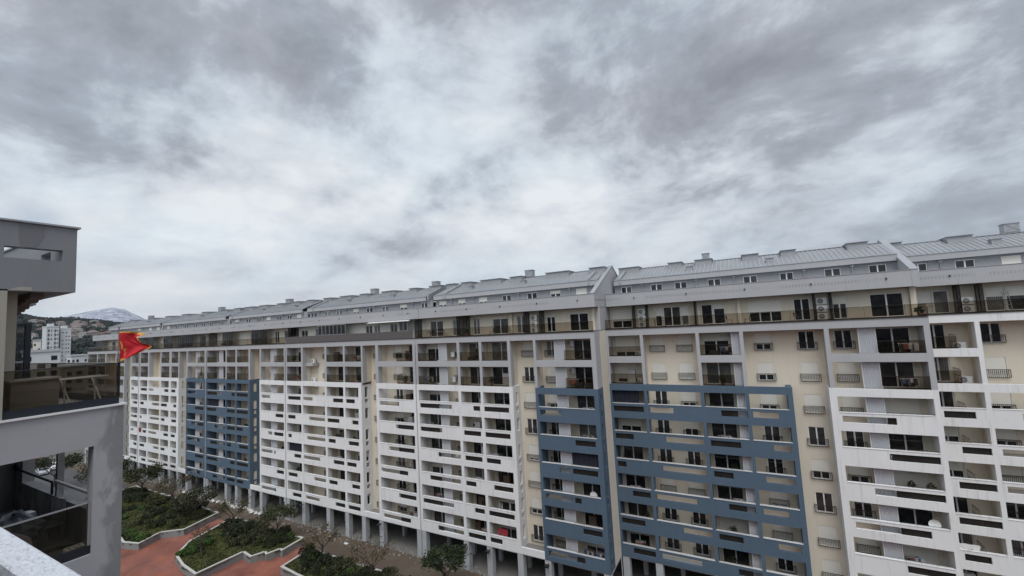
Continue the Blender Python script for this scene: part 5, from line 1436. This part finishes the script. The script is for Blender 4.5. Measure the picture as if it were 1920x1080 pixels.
tower(-76.1, 470, 6.4, 11, 45, 'tall white apartment tower with two dark balcony columns', [(-2.6, -1.5), (.9, 1.8)], [-.6, 2.5], .2)
tower(-75.25, 474, 5.6, 10, 43.4, 'white tower wing with tiny windows joined beside the tall tower', [], [-1.6, .3, 1.7], .2)
town_block(-76.9, 520, 4.5, 8, 36, 'narrow beige building left of the white tower', 2, 9, name='town_building', wallm='cream')
town_block(-74.35, 420, 8, 12, 23, 'lower white apartment building in front of the tower', 4, 6, name='town_building', wallm='trim2', rz=.2)
town_block(-72.9, 460, 16, 14, 21, 'long pale grey building under the dark wood', 6, 5, name='town_building', wallm='housewall')
town_block(-76.6, 250, 10, 12, 28.0, 'white framed modern building just beyond the terrace', 3, 9, name='town_building', wallm='trim2')
town_block(-74.5, 300, 20, 14, 20, 'flat roofed grey building below the tower', 6, 5, name='town_building', wallm='housewall')
town_block(-78.9, 300, 14, 14, 23, 'grey building behind the tinted divider screen', 4, 8, name='town_building', wallm='concrete')
town_block(-72.0, 330, 14, 14, 15, 'low white roofed building near the flag', 4, 4, name='town_building', wallm='trim2')

def haze_box():
    m = bpy.data.materials.new('thin_blue_haze'); m.use_nodes = True; nt = m.node_tree; nt.nodes.clear()
    out = nt.nodes.new('ShaderNodeOutputMaterial'); v = nt.nodes.new('ShaderNodeVolumePrincipled')
    v.inputs['Color'].default_value = (.80, .86, .93, 1); v.inputs['Density'].default_value = HAZE; v.inputs['Anisotropy'].default_value = .1
    nt.links.new(v.outputs[0], out.inputs['Volume'])
    b = MB(); b.box(-7400, 7400, -7400, 7400, -1.2, 500); o = b.build('haze', m); tag(o, None, None, None, 'stuff'); return o
if HAZE: haze_box()
# ------------------------------------------------------------------ sky, sun, camera
SUN_EL, SUN_AZ = 57, 156        # azimuth measured from +y towards +x
wd = bpy.data.worlds.new('World'); scn.world = wd; wd.use_nodes = True
nt = wd.node_tree; nt.nodes.clear()
out = nt.nodes.new('ShaderNodeOutputWorld')
sky = nt.nodes.new('ShaderNodeTexSky'); sky.sky_type = 'NISHITA'; sky.sun_disc = False
sky.sun_elevation = R(SUN_EL); sky.sun_rotation = R(SUN_AZ)
bg1 = N(nt, 'ShaderNodeBackground'); bg1.inputs[1].default_value = .10; nt.links.new(sky.outputs[0], bg1.inputs[0])
tc = nt.nodes.new('ShaderNodeTexCoord'); D = tc.outputs['Generated']
sep = N(nt, 'ShaderNodeSeparateXYZ'); nt.links.new(D, sep.inputs[0])
zc = math_(nt, 'MAXIMUM', sep.outputs['Z'], 0.0)
k = math_(nt, 'DIVIDE', 1.0, math_(nt, 'ADD', zc, .16))
cx = nt.nodes.new('ShaderNodeVectorMath'); cx.operation = 'SCALE'; nt.links.new(D, cx.inputs[0]); nt.links.new(k, cx.inputs['Scale'])
P = cx.outputs[0]
def mapped(vec, rot, scale, loc=(0, 0, 0)):
    mp = nt.nodes.new('ShaderNodeMapping'); mp.inputs['Rotation'].default_value = (0, 0, rot); mp.inputs['Scale'].default_value = scale; mp.inputs['Location'].default_value = loc
    nt.links.new(vec, mp.inputs[0]); return mp.outputs[0]
k2 = math_(nt, 'DIVIDE', 1.0, math_(nt, 'ADD', zc, .42))
cx2 = nt.nodes.new('ShaderNodeVectorMath'); cx2.operation = 'SCALE'; nt.links.new(D, cx2.inputs[0]); nt.links.new(k2, cx2.inputs['Scale'])
P2 = cx2.outputs[0]
nA = noise(nt, mapped(P, R(SKY_ROT), (1.0, .9, 1), SKY_OFF), .75, 3, .5, .2)
nB = noise(nt, mapped(P2, R(SKY_ROT), (1.0, 1.0, 1.3), SKY_OFB), 2.9, 9, .60, .25)
nC = noise(nt, mapped(P2, R(SKY_ROT), (1, 1, 1.4), (1.1, 9.2, 0)), 7.0, 7, .62, .3)
v = math_(nt, 'ADD', math_(nt, 'MULTIPLY', nA, .38), math_(nt, 'ADD', math_(nt, 'MULTIPLY', nB, .51), math_(nt, 'MULTIPLY', nC, .13)))
v = math_(nt, 'ADD', .495, math_(nt, 'MULTIPLY', math_(nt, 'SUBTRACT', v, .495), math_(nt, 'MULTIPLY', 1.7, math_(nt, 'ADD', .12, math_(nt, 'MULTIPLY', zc, 3.2), clamp=True))))
def lobe(a, e, width, amt):
    d = Vector((math.sin(R(a)) * math.cos(R(e)), math.cos(R(a)) * math.cos(R(e)), math.sin(R(e))))
    vm = nt.nodes.new('ShaderNodeVectorMath'); vm.operation = 'DOT_PRODUCT'; nt.links.new(D, vm.inputs[0]); vm.inputs[1].default_value = d
    s = math_(nt, 'MULTIPLY', math_(nt, 'SUBTRACT', vm.outputs['Value'], 1.0), 1.0 / (1 - math.cos(R(width))))
    return math_(nt, 'MULTIPLY', math_(nt, 'EXPONENT', s), amt)
for L_ in LOBES: v = math_(nt, 'ADD', v, lobe(*L_))
col = ramp(nt, v, SKY_RAMP)
tint = noise(nt, mapped(P2, 0, (1, 1, 1), (4.4, 1.2, 3)), 2.2, 3, .5, .3)
cool = math_(nt, 'ADD', ramp(nt, tint, [(.42, (0,) * 3), (.60, (1,) * 3)]), lobe(24, 8, 16, .9), clamp=True)
col = mixc(nt, 1.0, col, mixc(nt, cool, (.985, .992, 1.004), (.945, 1.0, 1.03)), 'MULTIPLY')
# overcast is brighter towards the zenith and round the hidden sun; unseen part above and behind this view boosted to light the facades
up = math_(nt, 'MULTIPLY', math_(nt, 'SUBTRACT', sep.outputs['Z'], .66, clamp=True), ZEN)
back = lobe(SUN_AZ, SUN_EL, 38, BACK)
gain = math_(nt, 'ADD', 1.0, math_(nt, 'ADD', up, back))
bg2 = N(nt, 'ShaderNodeBackground'); nt.links.new(col, bg2.inputs[0]); nt.links.new(gain, bg2.inputs[1])
# a small blue gap low in the far clouds, elsewhere closed
gap = math_(nt, 'MULTIPLY', lobe(-77.3, 11.4, 2.0, .5), 1.0, clamp=True)
cover = math_(nt, 'SUBTRACT', 1.0, math_(nt, 'MAXIMUM', gap, .03))
mx = N(nt, 'ShaderNodeMixShader'); nt.links.new(cover, mx.inputs[0]); nt.links.new(bg1.outputs[0], mx.inputs[1]); nt.links.new(bg2.outputs[0], mx.inputs[2])
nt.links.new(mx.outputs[0], out.inputs[0])

sl = bpy.data.lights.new('sun', 'SUN'); sl.energy = SUN_E; sl.angle = R(28); sl.color = (1, .99, .97)
so = bpy.data.objects.new('sun', sl); COL.objects.link(so)
sd = Vector((math.sin(R(SUN_AZ)) * math.cos(R(SUN_EL)), math.cos(R(SUN_AZ)) * math.cos(R(SUN_EL)), math.sin(R(SUN_EL))))
so.rotation_euler = sd.to_track_quat('Z', 'Y').to_euler(); so.location = (0, -60, 90)

cam = bpy.data.cameras.new('camera'); co = bpy.data.objects.new('camera', cam); COL.objects.link(co)
cam.sensor_width = 36; cam.lens = 36 * 795.683 / 1920; cam.clip_start = .05; cam.clip_end = 12000
pitch, roll, yaw = .082706, -.054642, .499248
fw = Vector((-math.sin(yaw) * math.cos(pitch), math.cos(yaw) * math.cos(pitch), math.sin(pitch)))
rt = Vector((math.cos(yaw), math.sin(yaw), 0)); upv = rt.cross(fw)
r2 = rt * math.cos(roll) + upv * math.sin(roll); u2 = -rt * math.sin(roll) + upv * math.cos(roll)
mw = Matrix((r2, u2, -fw)).transposed().to_4x4(); mw.translation = (0, 0, EYE)
co.matrix_world = mw; scn.camera = co
vs = scn.view_settings; vs.view_transform = 'Standard'; vs.look = 'None'; vs.exposure = EXPO; vs.gamma = 1
scn.cycles.max_bounces = 8; scn.cycles.transparent_max_bounces = 12
